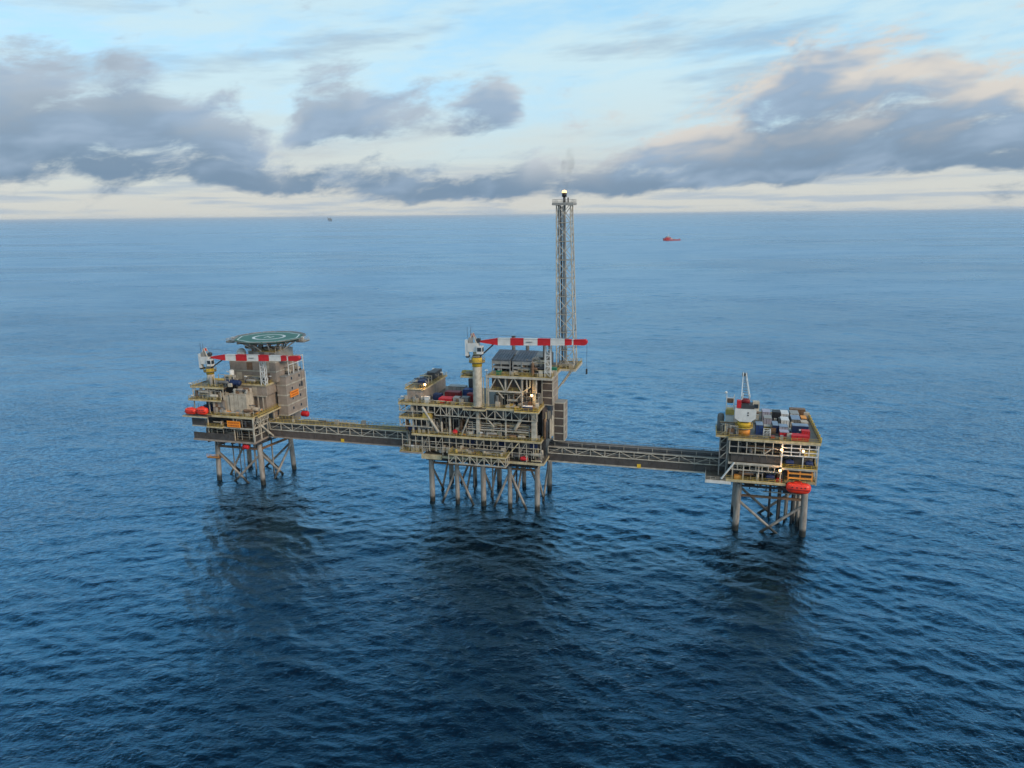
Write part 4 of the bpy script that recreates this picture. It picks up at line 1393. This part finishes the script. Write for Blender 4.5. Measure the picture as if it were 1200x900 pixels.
def fcorner(k, z):
    t_ = (z - FZ0) / (FZ1 - FZ0)
    hw = 2.85 * (1 - t_) + 2.15 * t_
    cu = FC[0] * (1 - t_) + FTC[0] * t_
    su, sv = ((-1, -1), (1, -1), (1, 1), (-1, 1))[k]
    return Vector((cu + su * hw, 228 + sv * hw, z))


nb = 9
for k in range(4):
    F.tube('tower_leg', fcorner(k, FZ0), fcorner(k, FZ1), .34, WHITE, seg=10)
for i in range(nb):
    z0 = FZ0 + (FZ1 - FZ0) * i / nb
    z1 = FZ0 + (FZ1 - FZ0) * (i + 1) / nb
    for k in range(4):
        j = (k + 1) % 4
        F.tube('tower_brace', fcorner(k, z0), fcorner(j, z1), .19, WHITE)
        F.tube('tower_brace', fcorner(j, z0), fcorner(k, z1), .19, WHITE)
        F.tube('tower_girt', fcorner(k, z1), fcorner(j, z1), .19, WHITE)
    if i < nb - 1:
        cu = (fcorner(0, z1).x + fcorner(1, z1).x) / 2
        d = F.deck((cu - 1.4, cu + .3), (226.8, 228.6), z1, .15, GREY, sides='fl', name='landing', railm=GREY_L)
F.tube('flare_pipe', (-42.8, 228.4, FZ0), (-43.7, 228.4, 97.6), .7, GREY_L, seg=12)
F.tube('riser_pipe', (-43.9, 227.4, FZ0), (-44.7, 227.4, 95.6), .55, DARK)
F.tube('riser_pipe', (-43.2, 227.2, FZ0), (-44.0, 227.2, 95.6), .35, GREY)
F.beam('ladder', (-44.6, 226.6, FZ0), (-45.3, 226.6, FZ1), .5, GREY, None, 'box', .12)
F.deck((-46.8, -40.5), (224.9, 231.1), 96.4, .5, GREY_L, sides='flrb', name='tip_platform', railm=GREY_L, top=GREY)
tipu = -43.7
F.tube('tip_barrel', (tipu, 228, 96.4), (tipu, 228, 98.6), .8, DARK, seg=12)
F.tube('tip_windshield', (tipu, 228, 98.3), (tipu, 228, 99.5), 1.5, BLACK, seg=14)
F.tube('pilot_burner', (tipu + 1.2, 228, 96.4), (tipu + 1.2, 228, 98.1), .45, DARK)
fl = F.ball('flame', (tipu, 228, 99.75), (1.55, 1.45, 1.2), mat_emit('flame_glow', (1.0, 0.60, 0.22), 1.1))


# ================================================================== right: wellhead platform
R = Thing('wellhead_platform', 'right-hand wellhead platform crowded with containers on its top deck', 'platform', (21, 221, 0))
RL = [(12.0, 213.6), (31.0, 213.6), (31.0, 227.6), (12.0, 227.6)]
jacket(R, RL, 17, 1.9, 0.35)
for a, b in ((0, 1), (1, 2), (2, 3), (3, 0)):
    p, q = RL[a], RL[b]
    R.tube('jacket_brace', (*p, 9.6), (p[0] + (q[0] - p[0]) * .98, p[1] + (q[1] - p[1]) * .98, -6), .85, LEG, seg=12)
    R.tube('jacket_brace', (*q, 9.6), (q[0] + (p[0] - q[0]) * .98, q[1] + (p[1] - q[1]) * .98, -6), .85, LEG, seg=12)
    R.beam('walkway_beam', (*p, 11.0), (*q, 11.0), .6, RUST)
    R.tube('jacket_horizontal', (*p, 14.0), (*q, 14.0), .7, DARK)  # dark tone paints the shade beneath the lowest deck
R.tube('jacket_brace', (12, 213.6, 15.6), (19, 226, 11), .8, DARK)
for i, (u, v) in enumerate(((24.6, 222.5), (26.9, 223.5), (28.6, 222.0), (29.6, 224), (25.4, 226), (27.6, 226.5), (22.4, 226), (30.2, 220.5))):
    R.tube('conductor_pipe', (u, v, -5), (u, v, 17), .75, LEG if i % 2 else DARK)
for u in (12, 18, 24, 31):
    R.box('underdeck_girder', (u - .35, u + .35), (209.6, 236), (15.8, 16.8), DARK)
R.clutter((14, 30), (214, 224), 11.4, 14, 3.8, mats=[DARK, DARK, GREY, RUST])
for k, (v, z, d) in enumerate(((211.6, 15.8, .5), (214.6, 14.6, .6), (217, 15.4, .7), (220, 13.8, .5))):  # underdeck pipes and hangers, shade put into their dark colours
    R.tube('drain_header', (12.4, v, z), (30.6, v, z), d, DARK if k % 2 else BLACK)
for i in range(8):
    u = 13 + i * 2.3
    R.box('pipe_hanger', (u, u + .25), (213.8 + (i % 3), 214.1 + (i % 3)), (12.6, 16.5), BLACK)
R.box('manifold', (24.8, 30.2), (214.6, 218), (12.4, 16.4), BLACK)
R.box('underdeck_shade_plate', (8.5, 32.9), (212, 237.9), (16.5, 16.68), BLACK)  # added black underside, shade put into the colour
R.deck((8.4, 24.6), (209, 238), 17.3, .55, CREAM, sides='fl')
R.deck((24.7, 33.0), (211.8, 238), 17.3, .55, CREAM, sides='fr')
R.deck((2.6, 9.6), (209.0, 216.8), 16.6, .7, BRIGHT, sides='flr', railm=WHITE, name='bridge_landing')
R.tube('landing_brace', (7.0, 208.9, 17.3), (10.4, 208.9, 22.6), .55, BRIGHT)
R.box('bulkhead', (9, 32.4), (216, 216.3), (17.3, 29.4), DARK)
R.clutter((10, 24), (209.8, 214.5), 17.4, 34, 3.6, mats=[DARK, GREY, DRED, DARK, WHITE, RUST, YELLOW])
# white frames between the 17 m and 22 m decks
R.truss((9.6, 209.3), (23.2, 209.3), 20.4, 22.0, 8, WHITE, None, .22, 'N')
for u in (10.0, 13.0, 17.2, 23.2):
    R.beam('column', (u, 209.3, 17.4), (u, 209.3, 22.0), .34, WHITE)
R.tube('gauge_post', (17.0, 209.4, 17.4), (17.0, 209.4, 19.6), .8, BEIGE)
R.deck((8.8, 23.3), (209.2, 236), 22.6, .45, WHITE, sides='fl', rail=False)
R.deck((23.4, 32.6), (208.2, 236), 22.3, .45, WHITE, sides='fr', railm=YELLOWB)
for i in range(7):
    u0 = 9.4 + i * 1.98
    R.box('wind_panel', (u0, u0 + 1.92), (209.6, 209.8), (22.8, 25.0), DARKP)
R.clutter((10, 23), (210.4, 214), 22.7, 26, 5.6, mats=[GREY, DARK, GREY, WHITE, DARK])
R.clutter((24, 31.6), (211.6, 215), 22.4, 10, 3.0, mats=[DARK, TAUPE_D, GREY])
R.box('cladding_panel', (26.4, 28.9), (210.4, 210.6), (22.4, 25.2), DARKP)
# top frame
R.truss((8.8, 209.1), (23.0, 209.1), 25.4, 29.3, 6, WHITE, None, .24, 'N')
R.beam('frame_bar', (8.8, 209.1, 27.4), (23, 209.1, 27.4), .22, GREY_L)
R.beam('frame_brace', (18.2, 209.1, 25.6), (20.2, 209.1, 27.3), .3, BEIGE)
R.truss((23.2, 208.9), (32.6, 208.9), 25.8, 29.3, 4, BRIGHT, None, .24, 'N')
for z in (26.9, 28.1):
    R.beam('frame_bar', (23.2, 208.85, z), (32.6, 208.85, z), .24, BRIGHT)
R.box('cladding_panel', (29.0, 32.2), (209.1, 209.3), (26.0, 27.5), YELLOW)
R.beam('column', (23.1, 208.9, 22.4), (23.1, 208.9, 29.4), .36, BRIGHT)
R.beam('column', (28.8, 208.9, 22.4), (28.8, 208.9, 25.8), .3, BRIGHT)
R.beam('column', (32.7, 209.0, 17.4), (32.7, 209.0, 29.4), .36, WHITE)
for v in (214, 220, 226, 232):
    R.beam('column', (32.9, v, 17.4), (32.9, v, 29.4), .34, WHITE)
    R.box('wind_panel', (32.5, 32.7), (v + .2, v + 5.6), (22.4, 27.4), DARKP)
R.deck((8.4, 33.0), (208.6, 239.5), 30.0, .55, CREAM, sides='frb')
for z in (30.6, 31.2):
    pass
for i in range(10):
    v0 = 209.2 + i * 3.0
    R.box('bumper_post', (33.0, 33.35), (v0, v0 + .5), (30.0, 31.5), YELLOW)
R.box('bumper_rail', (33.02, 33.3), (209, 239), (30.7, 31.0), YELLOW)
# left end: stairs, vessel, vent frame
for u in (6.2, 8.2):
    for v in (212.2, 215):
        R.beam('stair_post', (u, v, 17.4), (u, v, 30), .26, GREY_L)
for z in (20, 22.4, 24.8, 27.2, 29.6):
    R.box('stair_landing', (6.2, 8.2), (212.2, 215), (z, z + .2), GREY)
    R.beam('stair_flight', (6.2, 212.4, z), (8.2, 212.4, z + 2.2), .3, WHITE, None, 'box', .2)
R.box('stair_back', (6.3, 8.3), (215.2, 215.4), (17.4, 30), DARK)
R.beam('vertical_vessel', (6.2, 218, 29.2), (6.2, 218, 34.8), 2.0, GREY, None, 'tank', seg=16)
R.clutter((5.6, 11), (211, 217), 30.0, 22, 3.2, mats=[GREY, DARK, GREY, WHITE, GREY_L, RUST])
R.deck((5.0, 8.6), (211, 222), 29.8, .35, CREAM, sides='fl', name='side_platform')
R.clutter((13, 31), (209.2, 211), 30.05, 6, 1.0, mats=[RUST, BEIGE, YELLOW, DARK, RED, WHITE], kinds=['cabinet', 'pipe', 'skid'])
R.clutter((16, 31.5), (213, 237), 30.05, 30, 1.3, mats=[RUST, BEIGE, GREY, DARK, WHITE, PBLUE], kinds=['cabinet', 'skid', 'cabinet'])
VF = Thing('vent_stand', 'white frame with a vent drum standing left of the orange crane foot', 'frame', (8.6, 216, 30))
for u in (7.5, 9.6):
    VF.beam('frame_leg', (u, 216, 30), (u, 216, 41.0), .2, BRIGHT)
    VF.beam('frame_leg', (u, 218, 30), (u, 218, 39.8), .2, BRIGHT)
for z in (34.8, 37.6, 40.0):
    VF.beam('frame_bar', (7.5, 216, z), (9.6, 216, z), .18, BRIGHT)
VF.box('valve_box', (7.4, 9.8), (216, 218), (32.2, 34.6), BRIGHT)
VF.beam('vent_drum', (7.6, 217, 39.0), (9.5, 217, 39.0), 1.6, RUST, None, 'tank', seg=12)
VF.box('yellow_hood', (7.4, 9.8), (215.8, 218.2), (34.9, 36.5), YELLOW)
VF.ball('vent_lamp', (7.2, 216, 41.6), .8, BRIGHT)

# crane with its boom laid back over the far side
K = Thing('pedestal_crane', 'white-cabbed crane on an orange and yellow pedestal, its boom pointing away over the sea', 'crane', (12.6, 213, 30))
K.tube('pedestal', (12.6, 213, 30), (12.6, 213, 32.2), 3.6, ORANGE, seg=20)
K.tube('yellow_band', (12.6, 213, 32.2), (12.6, 213, 34.0), 3.7, YELLOWB, seg=20)
K.tube('walkway_ring', (12.6, 213, 32.15), (12.6, 213, 32.35), 5.0, GREY_L, seg=20)
K.railing([(12.6 + 2.45 * math.cos(2 * math.pi * i / 14), 213 + 2.45 * math.sin(2 * math.pi * i / 14), 32.35) for i in range(15)], YELLOWB)
K.tube('slew_ring', (12.6, 213, 34.0), (12.6, 213, 34.5), 3.2, GREY, seg=20)
hs = box_prism(K, 'machinery_house', [(11.2, 34.4), (14.2, 34.4), (15.6, 35.6), (15.6, 38.2), (9.8, 38.2), (9.8, 35.4)], (210.8, 215.2), BRIGHT)
K.box('house_vent', (13.2, 13.6), (210.74, 210.8), (36.9, 37.3), DARK, hs)
K.box('house_vent', (13.2, 13.6), (210.74, 210.8), (36.2, 36.6), DARK, hs)
K.box('roof_grating', (11.4, 15.0), (211, 215), (38.25, 39.3), DARK)
K.box('cab', (14.6, 16.4), (211.6, 213.6), (37.6, 40.2), BEIGE)
K.box('cab_window', (14.9, 16.1), (211.5, 211.6), (38.4, 39.6), GLASS)
K.box('red_tank', (10.2, 11.4), (211.0, 212.6), (38.4, 40.5), RED)
K.tube('winch_drum', (11.6, 212.6, 40.2), (13.8, 212.6, 40.2), 1.5, DRED, seg=14)
for s_ in (-1, 1):
    b0 = Vector((12.7 + s_ * 1.15, 214.6, 39.6))
    b1 = Vector((13.4 + s_ * .45, 239, 42.0))
    for dz in (0, 1.3):
        K.beam('boom_chord', b0 + Vector((0, 0, dz)), b1 + Vector((0, 0, dz * .6)), .28, BRIGHT)
    for i in range(10):
        a, b = b0.lerp(b1, i / 10), b0.lerp(b1, (i + 1) / 10)
        K.beam('boom_brace', a + Vector((0, 0, 0 if i % 2 else 1.2)), b + Vector((0, 0, 1.1 if i % 2 else 0)), .12, WHITE)
    K.beam('gantry_leg', (12.6 + s_ * 1.2, 213.0, 38.2), (12.6 + s_ * .8, 211.6, 42.6), .24, BRIGHT)
for i in range(11):
    a = Vector((12.7 - 1.15, 214.6, 39.6)).lerp(Vector((13.4 - .45, 239, 42.0)), i / 10)
    b = Vector((12.7 + 1.15, 214.6, 39.6)).lerp(Vector((13.4 + .45, 239, 42.0)), i / 10)
    K.beam('boom_tie', a, b, .14, GREY)
K.tube('tip_sheave', (12.6, 239.4, 42.2), (14.2, 239.4, 42.2), 1.2, GREY, seg=12)
K.beam('luffing_cable', (12.6, 211.8, 42.6), (13.4, 238, 43), .07, DARK)

# cargo on the top deck: (u, v, width, depth, height, material, roof, label)
cargo = [
    (25.4, 209.8, 4.6, 2.6, 1.5, RED, None, 'open red cargo basket at the front right of the wellhead deck'),
    (28.4, 212.6, 2.2, 2.0, 2.2, RED, None, 'small red container between the red basket and the navy container'),
    (22.4, 211.4, 2.5, 2.6, 1.9, RED, LILAC, 'red container with faded roof at the front middle of the wellhead deck'),
    (26.2, 216.2, 4.4, 2.6, 2.7, NAVY, PBLUE, 'long navy container with pale blue roof and white mark'),
    (22.6, 215.6, 2.4, 3.0, 2.3, LILAC, PBLUE, 'faded lilac container behind the red one with faded roof'),
    (20.8, 216.0, 1.6, 4.6, 2.5, NAVY, PBLUE, 'narrow navy container left of the faded lilac one'),
    (26.8, 224.2, 2.5, 5.0, 2.4, GREY, PBLUE, 'grey container with blue-grey roof behind the long navy container'),
    (29.5, 224.0, 1.9, 3.0, 1.6, BEIGE, None, 'low beige box near the right rail of the wellhead deck'),
    (23.6, 221.6, 2.3, 4.2, 2.6, BRIGHT, BRIGHT, 'white container in the middle of the wellhead deck'),
    (24.3, 229.6, 2.3, 5.0, 2.4, BRIGHT, BRIGHT, 'white container farther back, behind the other white one'),
    (27.1, 230.6, 2.5, 4.5, 2.4, BRIGHT, GREY_L, 'white container with grey roof near the brown crate'),
    (27.5, 236.2, 4.6, 2.4, 2.4, RUST, None, 'rusty brown crate at the far right corner of the wellhead deck'),
    (21.8, 228.6, 2.3, 3.0, 3.1, BLACK, None, 'black container in the back row of the wellhead deck'),
    (18.8, 222.8, 2.3, 4.0, 2.6, LILAC, GREY_L, 'pale striped container, lower front of the left row'),
    (18.8, 229.0, 2.3, 4.0, 2.9, LILAC, LILAC, 'pale striped container, back of the left row'),
    (18.6, 217.8, 2.1, 2.2, 1.5, YELLOW, BEIGE, 'olive yellow skid in front of the pale striped containers'),
    (16.0, 213.6, 2.0, 3.6, 3.0, BLUE, PBLUE, 'dark blue unit beside the orange crane foot'),
    (30.2, 229.6, 1.6, 3.4, 1.4, RUST, ORANGE, 'rusty tray by the right rail near the white container'),
]
for (u, v, a, b, h, m, rf, lab) in cargo:
    t = module((u, v, 30.02), (a, b, h), m, lab, 'cargo_container', 'container', 3, rf, 'cargo on the wellhead top deck')
    if 'white mark' in lab:
        t.box('white_mark', (u + a * .42, u + a * .64), (v - .03, v + .02), (31.2, 31.7), BRIGHT)
FR = Thing('lifting_stand', 'white open lifting frame before the olive yellow skid', 'frame', (19, 212, 30))
for u in (18.1, 19.9):
    for v in (211.4, 213.4):
        FR.beam('frame_leg', (u, v, 30), (u, v, 32.0), .16, BRIGHT)
for v in (211.4, 213.4):
    FR.beam('frame_bar', (18.1, v, 32.0), (19.9, v, 32.0), .16, BRIGHT)
    FR.beam('frame_brace', (18.1, v, 30.1), (19.9, v, 31.9), .12, BRIGHT)
for u in (18.1, 19.9):
    FR.beam('frame_bar', (u, 211.4, 32.0), (u, 213.4, 32.0), .16, BRIGHT)
tank((25.4, 209.6, 22.35), 2.4, 1.7, NAVY, 'blue tank behind the yellow rail, nearer the bridge')
tank((30.6, 209.6, 22.35), 2.2, 1.7, NAVY, 'blue tank behind the yellow rail, at the right corner')
tank((20.6, 210.4, 17.35), 2.6, 1.6, NAVY, 'blue tank on the lowest deck of the wellhead platform')
module((22.2, 209.3, 17.35), (1.5, 1.2, 1.0), RED, 'small red chest at the lowest deck edge of the wellhead platform', 'chest', 'chest', 1)
module((10.6, 209.6, 17.35), (2.0, 1.2, 1.2), ORANGE, 'small orange chest at the bridge landing of the wellhead platform', 'chest', 'chest', 1)
lifeboat((28.2, 208.6, 14.9), 6.6, 3.0, 3.1, 'red lifeboat hanging under the right corner of the wellhead platform', -.04)
DV = Thing('lifeboat_davit', 'orange davit frame above the lifeboat of the wellhead platform', 'davit', (28.2, 209, 18.4))
for z in (19.4, 20.8):
    DV.beam('davit_beam', (25.2, 208.4, z), (31.6, 208.4, z), .4, ORANGE)
for u in (25.2, 28.4, 31.6):
    DV.beam('davit_post', (u, 208.8, 18.6), (u, 208.8, 22.0), .3, ORANGE)
    DV.beam('davit_arm', (u, 208.4, 20.8), (u, 211.6, 20.8), .3, ORANGE)

# ================================================================== bridges


def bridge(u0, u1, v0, v1, z0, zw, zt, n, label, rail, roof=False):
    t = Thing('link_bridge', label, 'bridge', ((u0 + u1) / 2, (v0 + v1) / 2, z0))
    t.host('bridge_floor', (u0, u1), (v0, v1), (z0, z0 + .3), DECKM)
    k = n * 2
    w = (u1 - u0) / k
    for i in range(k):
        for vv, dv in ((v0, -.06), (v1, .06)):
            t.box('side_panel', (u0 + i * w + .03, u0 + (i + 1) * w - .03), (vv + min(0, dv), vv + max(0, dv)), (z0 + .1, zw), TAUPE_D if not roof else DARKP)
    for vv in (v0 - .1, v1 + .1):
        t.beam('bottom_chord', (u0, vv, z0), (u1, vv, z0), .4, WHITE if roof else TAUPE)
        t.truss((u0, vv), (u1, vv), zw, zt, n * 2, WHITE, None, .24, 'W')
    t.host('inner_lining', (u0, u1), (v0 + .9, v0 + 1.1), (zw, zt - .2), GREY)
    for i in range(4):
        t.tube('service_pipe', (u0, v0 + .45 + i * .12, zw + .4 + i * .5), (u1, v0 + .45 + i * .12, zw + .4 + i * .5), .32, [GREY, GREY_L, DARK, GREY][i])
    rf = t.host('bridge_roof', (u0, u1), (v0, v1), (zt, zt + .15), GREY if roof else DECKM)
    if rail:
        t.railing([(u0, v0, zt + .15), (u1, v0, zt + .15)], YELLOW, rf, 1.3, 1.4)
        t.railing([(u0, v1, zt + .15), (u1, v1, zt + .15)], YELLOW, rf, 1.3, 1.4)
        t.clutter((u0 + 1, u1 - 1), (v0 + .6, v1 - .6), zt + .15, 16, 1.0, mats=[YELLOW, GREY, RUST], kinds=['pipe', 'pipe', 'cabinet'])
    if roof:
        for i in range(5):
            t.tube('roof_pipe', (u0, v0 + 1.2 + i * .75, zt + .55 + (i % 2) * .35), (u1, v0 + 1.2 + i * .75, zt + .55 + (i % 2) * .35), .55, [DARK, GREY, DARK, GREY, DARK][i], rf)
        t.railing([(u0, v1, zt + .15), (u1, v1, zt + .15)], GREY, rf, 1.4, 2.2)
        for i in range(12):
            uu = u0 + 2 + i * 4.4
            t.beam('pipe_support', (uu, v0 + .8, zt + .1), (uu, v0 + .8, zt + 1.3), .14, WHITE, rf)
    t.box('hazard_plate', ((u0 + u1) / 2 + 1, (u0 + u1) / 2 + 2.2), (v0 - .36, v0 - .3), (z0, z0 + 1.2), YELLOWB)
    return t


bridge(-147.4, -93.9, 217.2, 220.8, 17.0, 19.7, 22.3, 6, 'covered link bridge with yellow rails between the quarters and central platforms', True)
bridge(-46.4, 8.2, 217.2, 222.2, 15.9, 18.6, 20.7, 6, 'dark link bridge with pipes on its roof between the central and wellhead platforms', False, True)
C.beam('bridge_portal', (-94.6, 216.6, 17.4), (-94.6, 216.6, 22.8), .4, WHITE)

# lit lamps ------------------------------------------------------------
floodlight((-84.9, 210.0, 40.6), 'lit floodlight at the roof corner of the switch room', 160)
floodlight((-49.9, 209.6, 39.0), 'lit floodlight above the yellow balcony of the central platform', 160)
floodlight((22.9, 208.3, 27.4), 'lit floodlight under the top deck of the wellhead platform', 110)
floodlight((22.9, 208.3, 21.2), 'lit floodlight low on the wellhead platform near the lifeboat', 110)
floodlight((28.6, 208.3, 27.4), 'small lit floodlight among the white frames at the right of the wellhead platform', 40)
# unlit white lamp heads on the rails
LAMPS = [((-172.4, 209.3, 36.9), 'small white lamp head at the outer corner of the crane deck on the quarters platform'),
         ((-171.9, 209.2, 32.6), 'small white lamp head on the balcony between lifeboats and crane deck'),
         ((-156, 217.9, 38.2), 'small white lamp head left of the boom rest on the quarters platform'),
         ((-148.2, 221, 38.0), 'small white lamp head at the quarters tower corner of the crane deck'),
         ((-92.6, 209.1, 36.6), 'small white lamp head at the left deck corner below the switch room'),
         ((-90, 231, 41.2), 'small white lamp head at the back left of the switch room roof'),
         ((-85.2, 226, 41.2), 'small white lamp head at the back right of the switch room roof'),
         ((-64.2, 209.2, 46.4), 'small white lamp head between the crane pedestal and the air coolers'),
         ((-66, 208.6, 26.4), 'small white lamp head on the rail above the long front balcony'),
         ((-89.6, 208.8, 20.3), 'small white lamp head on the lowest deck near the left bridge')]
for (u, v, z), lab in LAMPS:
    t = Thing('lamp_head', lab, 'lamp', (u, v, z), 'unlit lamp heads on the platforms')
    t.beam('lamp_stem', (u, v, z - 1.2), (u, v, z), .1, GREY)
    t.box('lamp_hood', (u - .4, u + .4), (v - .3, v + .3), (z, z + .28), BRIGHT)

# ================================================================== ship and far platform
S = Thing('standby_vessel', 'small red standby ship on the sea near the horizon', 'ship', (0, 0, 0))
S.o.location = (566, 2590, 0)
S.o.rotation_euler = (0, 0, math.radians(8))
SHIPRED = mat('ship_red_paint', (0.46, 0.02, 0.02), wear=.2)
secs = [(-31, .08, 9.0), (-28, .5, 8.4), (-22, .86, 7.4), (-12, 1.0, 6.6), (-8, 1.0, 3.6), (6, 1.0, 3.4), (22, 1.0, 3.4), (29, .96, 3.6), (30, .8, 3.6)]
V, Fc = [], []
for (x, k_, dz) in secs:
    for (y, z) in ((-1, 1), (-.94, 0), (-.6, -.8), (.6, -.8), (.94, 0), (1, 1)):
        V.append((x - (2.0 if z == 1 and x < -20 else 0), y * 6.6 * k_, dz if z == 1 else (0.2 if z == 0 else -2.4)))
for j in range(len(secs) - 1):
    for i in range(5):
        Fc.append((j * 6 + i, j * 6 + i + 1, (j + 1) * 6 + i + 1, (j + 1) * 6 + i))
    Fc.append((j * 6 + 5, j * 6, (j + 1) * 6, (j + 1) * 6 + 5))
Fc.append((0, 1, 2, 3, 4, 5))
Fc.append(tuple((len(secs) - 1) * 6 + i for i in (5, 4, 3, 2, 1, 0)))
S.raw('hull', V, Fc, SHIPRED)
sp = S.host('superstructure', (-24, -9), (-5.6, 5.6), (6.6, 11.4), SHIPRED)
S.box('window_band', (-24.1, -8.9), (-5.7, 5.7), (9.4, 10.2), GLASS, sp)
br_ = S.host('bridge_house', (-19, -10.5), (-5, 5), (11.4, 15.0), BRIGHT)
S.box('window_band', (-19.1, -10.4), (-5.1, 5.1), (13.0, 14.1), GLASS, br_)
S.box('funnel', (-9, -5.5), (-4, -1.6), (6.6, 11.6), SHIPRED)
S.box('funnel', (-9, -5.5), (1.6, 4), (6.6, 11.6), SHIPRED)
S.beam('mast', (-13, 0, 15), (-13, 0, 24), .9, BRIGHT)
S.beam('mast_yard', (-13, -3, 20), (-13, 3, 20), .5, BRIGHT)
S.box('rescue_boat', (-6, 1), (-5.6, -3), (5.2, 7.6), ORANGE)
S.box('deck_cargo', (8, 13), (-3, 3), (3.4, 5.6), GREY_L)
S.box('stern_gantry', (27, 28.2), (-5.6, 5.6), (6.2, 7.2), SHIPRED)

D = Thing('far_platform', 'hazy grey-blue platform far away on the horizon at the left', 'platform', (0, 0, 0))
D.o.location = to_world(0, 0, 0)
D.o.location = (-3560, 14700, 0)
D.o.rotation_euler = (0, 0, math.radians(-6))
for x in (-22, 22):
    for y in (-18, 18):
        D.tube('jacket_leg', (x * 1.15, y * 1.15, -8), (x, y, 24), 4.5, DARK)
for y in (-18, 18):
    D.tube('jacket_brace', (-24, y, 0), (22, y, 24), 2.5, DARK)
    D.tube('jacket_brace', (24, y, 0), (-22, y, 24), 2.5, DARK)
D.box('deck_block', (-34, 32), (-28, 28), (24, 44), DARK)
D.box('upper_block', (-10, 30), (-24, 24), (44, 62), GREY)
D.tube('derrick', (8, 0, 62), (8, 0, 84), 8, DARK)
D.beam('flare_boom', (-30, 0, 44), (-56, 0, 92), 5, DARK)
D.box('quarters', (-34, -14), (-20, 20), (44, 72), GREY)

# smoke above the flare --------------------------------------------------
SM = bpy.data.objects.new('smoke', None)
bpy.data.objects.remove(SM)
vs_, fs = [], []
prof = [(99.9, .5, 0), (101.5, 1.0, .15), (103.5, 1.5, .5), (106, 2.0, .9), (109, 2.3, 1.1), (111.5, 1.7, 1.5), (113, .5, 1.8)]
ns = 14
for (z, r, off) in prof:
    for i in range(ns):
        a = 2 * math.pi * i / ns
        rr_ = r * (1 + .22 * math.sin(3 * a + z))
        w = to_world(-43.7 + off, 228, z)
        vs_.append((w.x + rr_ * math.cos(a), w.y + rr_ * math.sin(a), z))
for j in range(len(prof) - 1):
    for i in range(ns):
        fs.append((j * ns + i, j * ns + (i + 1) % ns, (j + 1) * ns + (i + 1) % ns, (j + 1) * ns + i))
fs.append(tuple(reversed(range(ns))))
fs.append(tuple((len(prof) - 1) * ns + i for i in range(ns)))
ms = bpy.data.materials.new('thin_smoke')
ms.use_nodes = True
N = NT(ms.node_tree)
ms.node_tree.nodes.remove(ms.node_tree.nodes['Principled BSDF'])
pv_ = N.node('ShaderNodeVolumePrincipled')
pv_.inputs['Color'].default_value = (0.02, 0.02, 0.025, 1)
geo = N.node('ShaderNodeNewGeometry')
nn = N.noise(N.vm('MULTIPLY', geo.outputs['Position'], (1, 1, .6)), .55, 3.0, .55)
N.put(pv_.inputs['Density'], N.sstep(nn, .42, .68, 0.0, SMOKE))
N.l.new(pv_.outputs[0], ms.node_tree.nodes['Material Output'].inputs['Volume'])
so = bpy.data.objects.new('smoke', new_mesh('smoke', vs_, fs, ms, True))
scene.collection.objects.link(so)
so['kind'] = 'stuff'
so['label'] = 'thin dark smoke rising from the flare tip'

# ------------------------------------------------------------------ sea air
mh = bpy.data.materials.new('sea_haze')
mh.use_nodes = True
mh.node_tree.nodes.remove(mh.node_tree.nodes['Principled BSDF'])
hv = mh.node_tree.nodes.new('ShaderNodeVolumePrincipled')
hv.inputs['Color'].default_value = (0.80, 0.90, 1.0, 1)
hv.inputs['Density'].default_value = 3.0e-5
hv.inputs['Anisotropy'].default_value = 0.0
mh.node_tree.links.new(hv.outputs[0], mh.node_tree.nodes['Material Output'].inputs['Volume'])
hz = bpy.data.objects.new('haze', new_mesh('haze', cube_verts((-95000, -95000, -9), (95000, 95000, 122)), CUBE_F, mh))
scene.collection.objects.link(hz)
hz['kind'] = 'stuff'
hz['label'] = 'pale sea haze over the water'
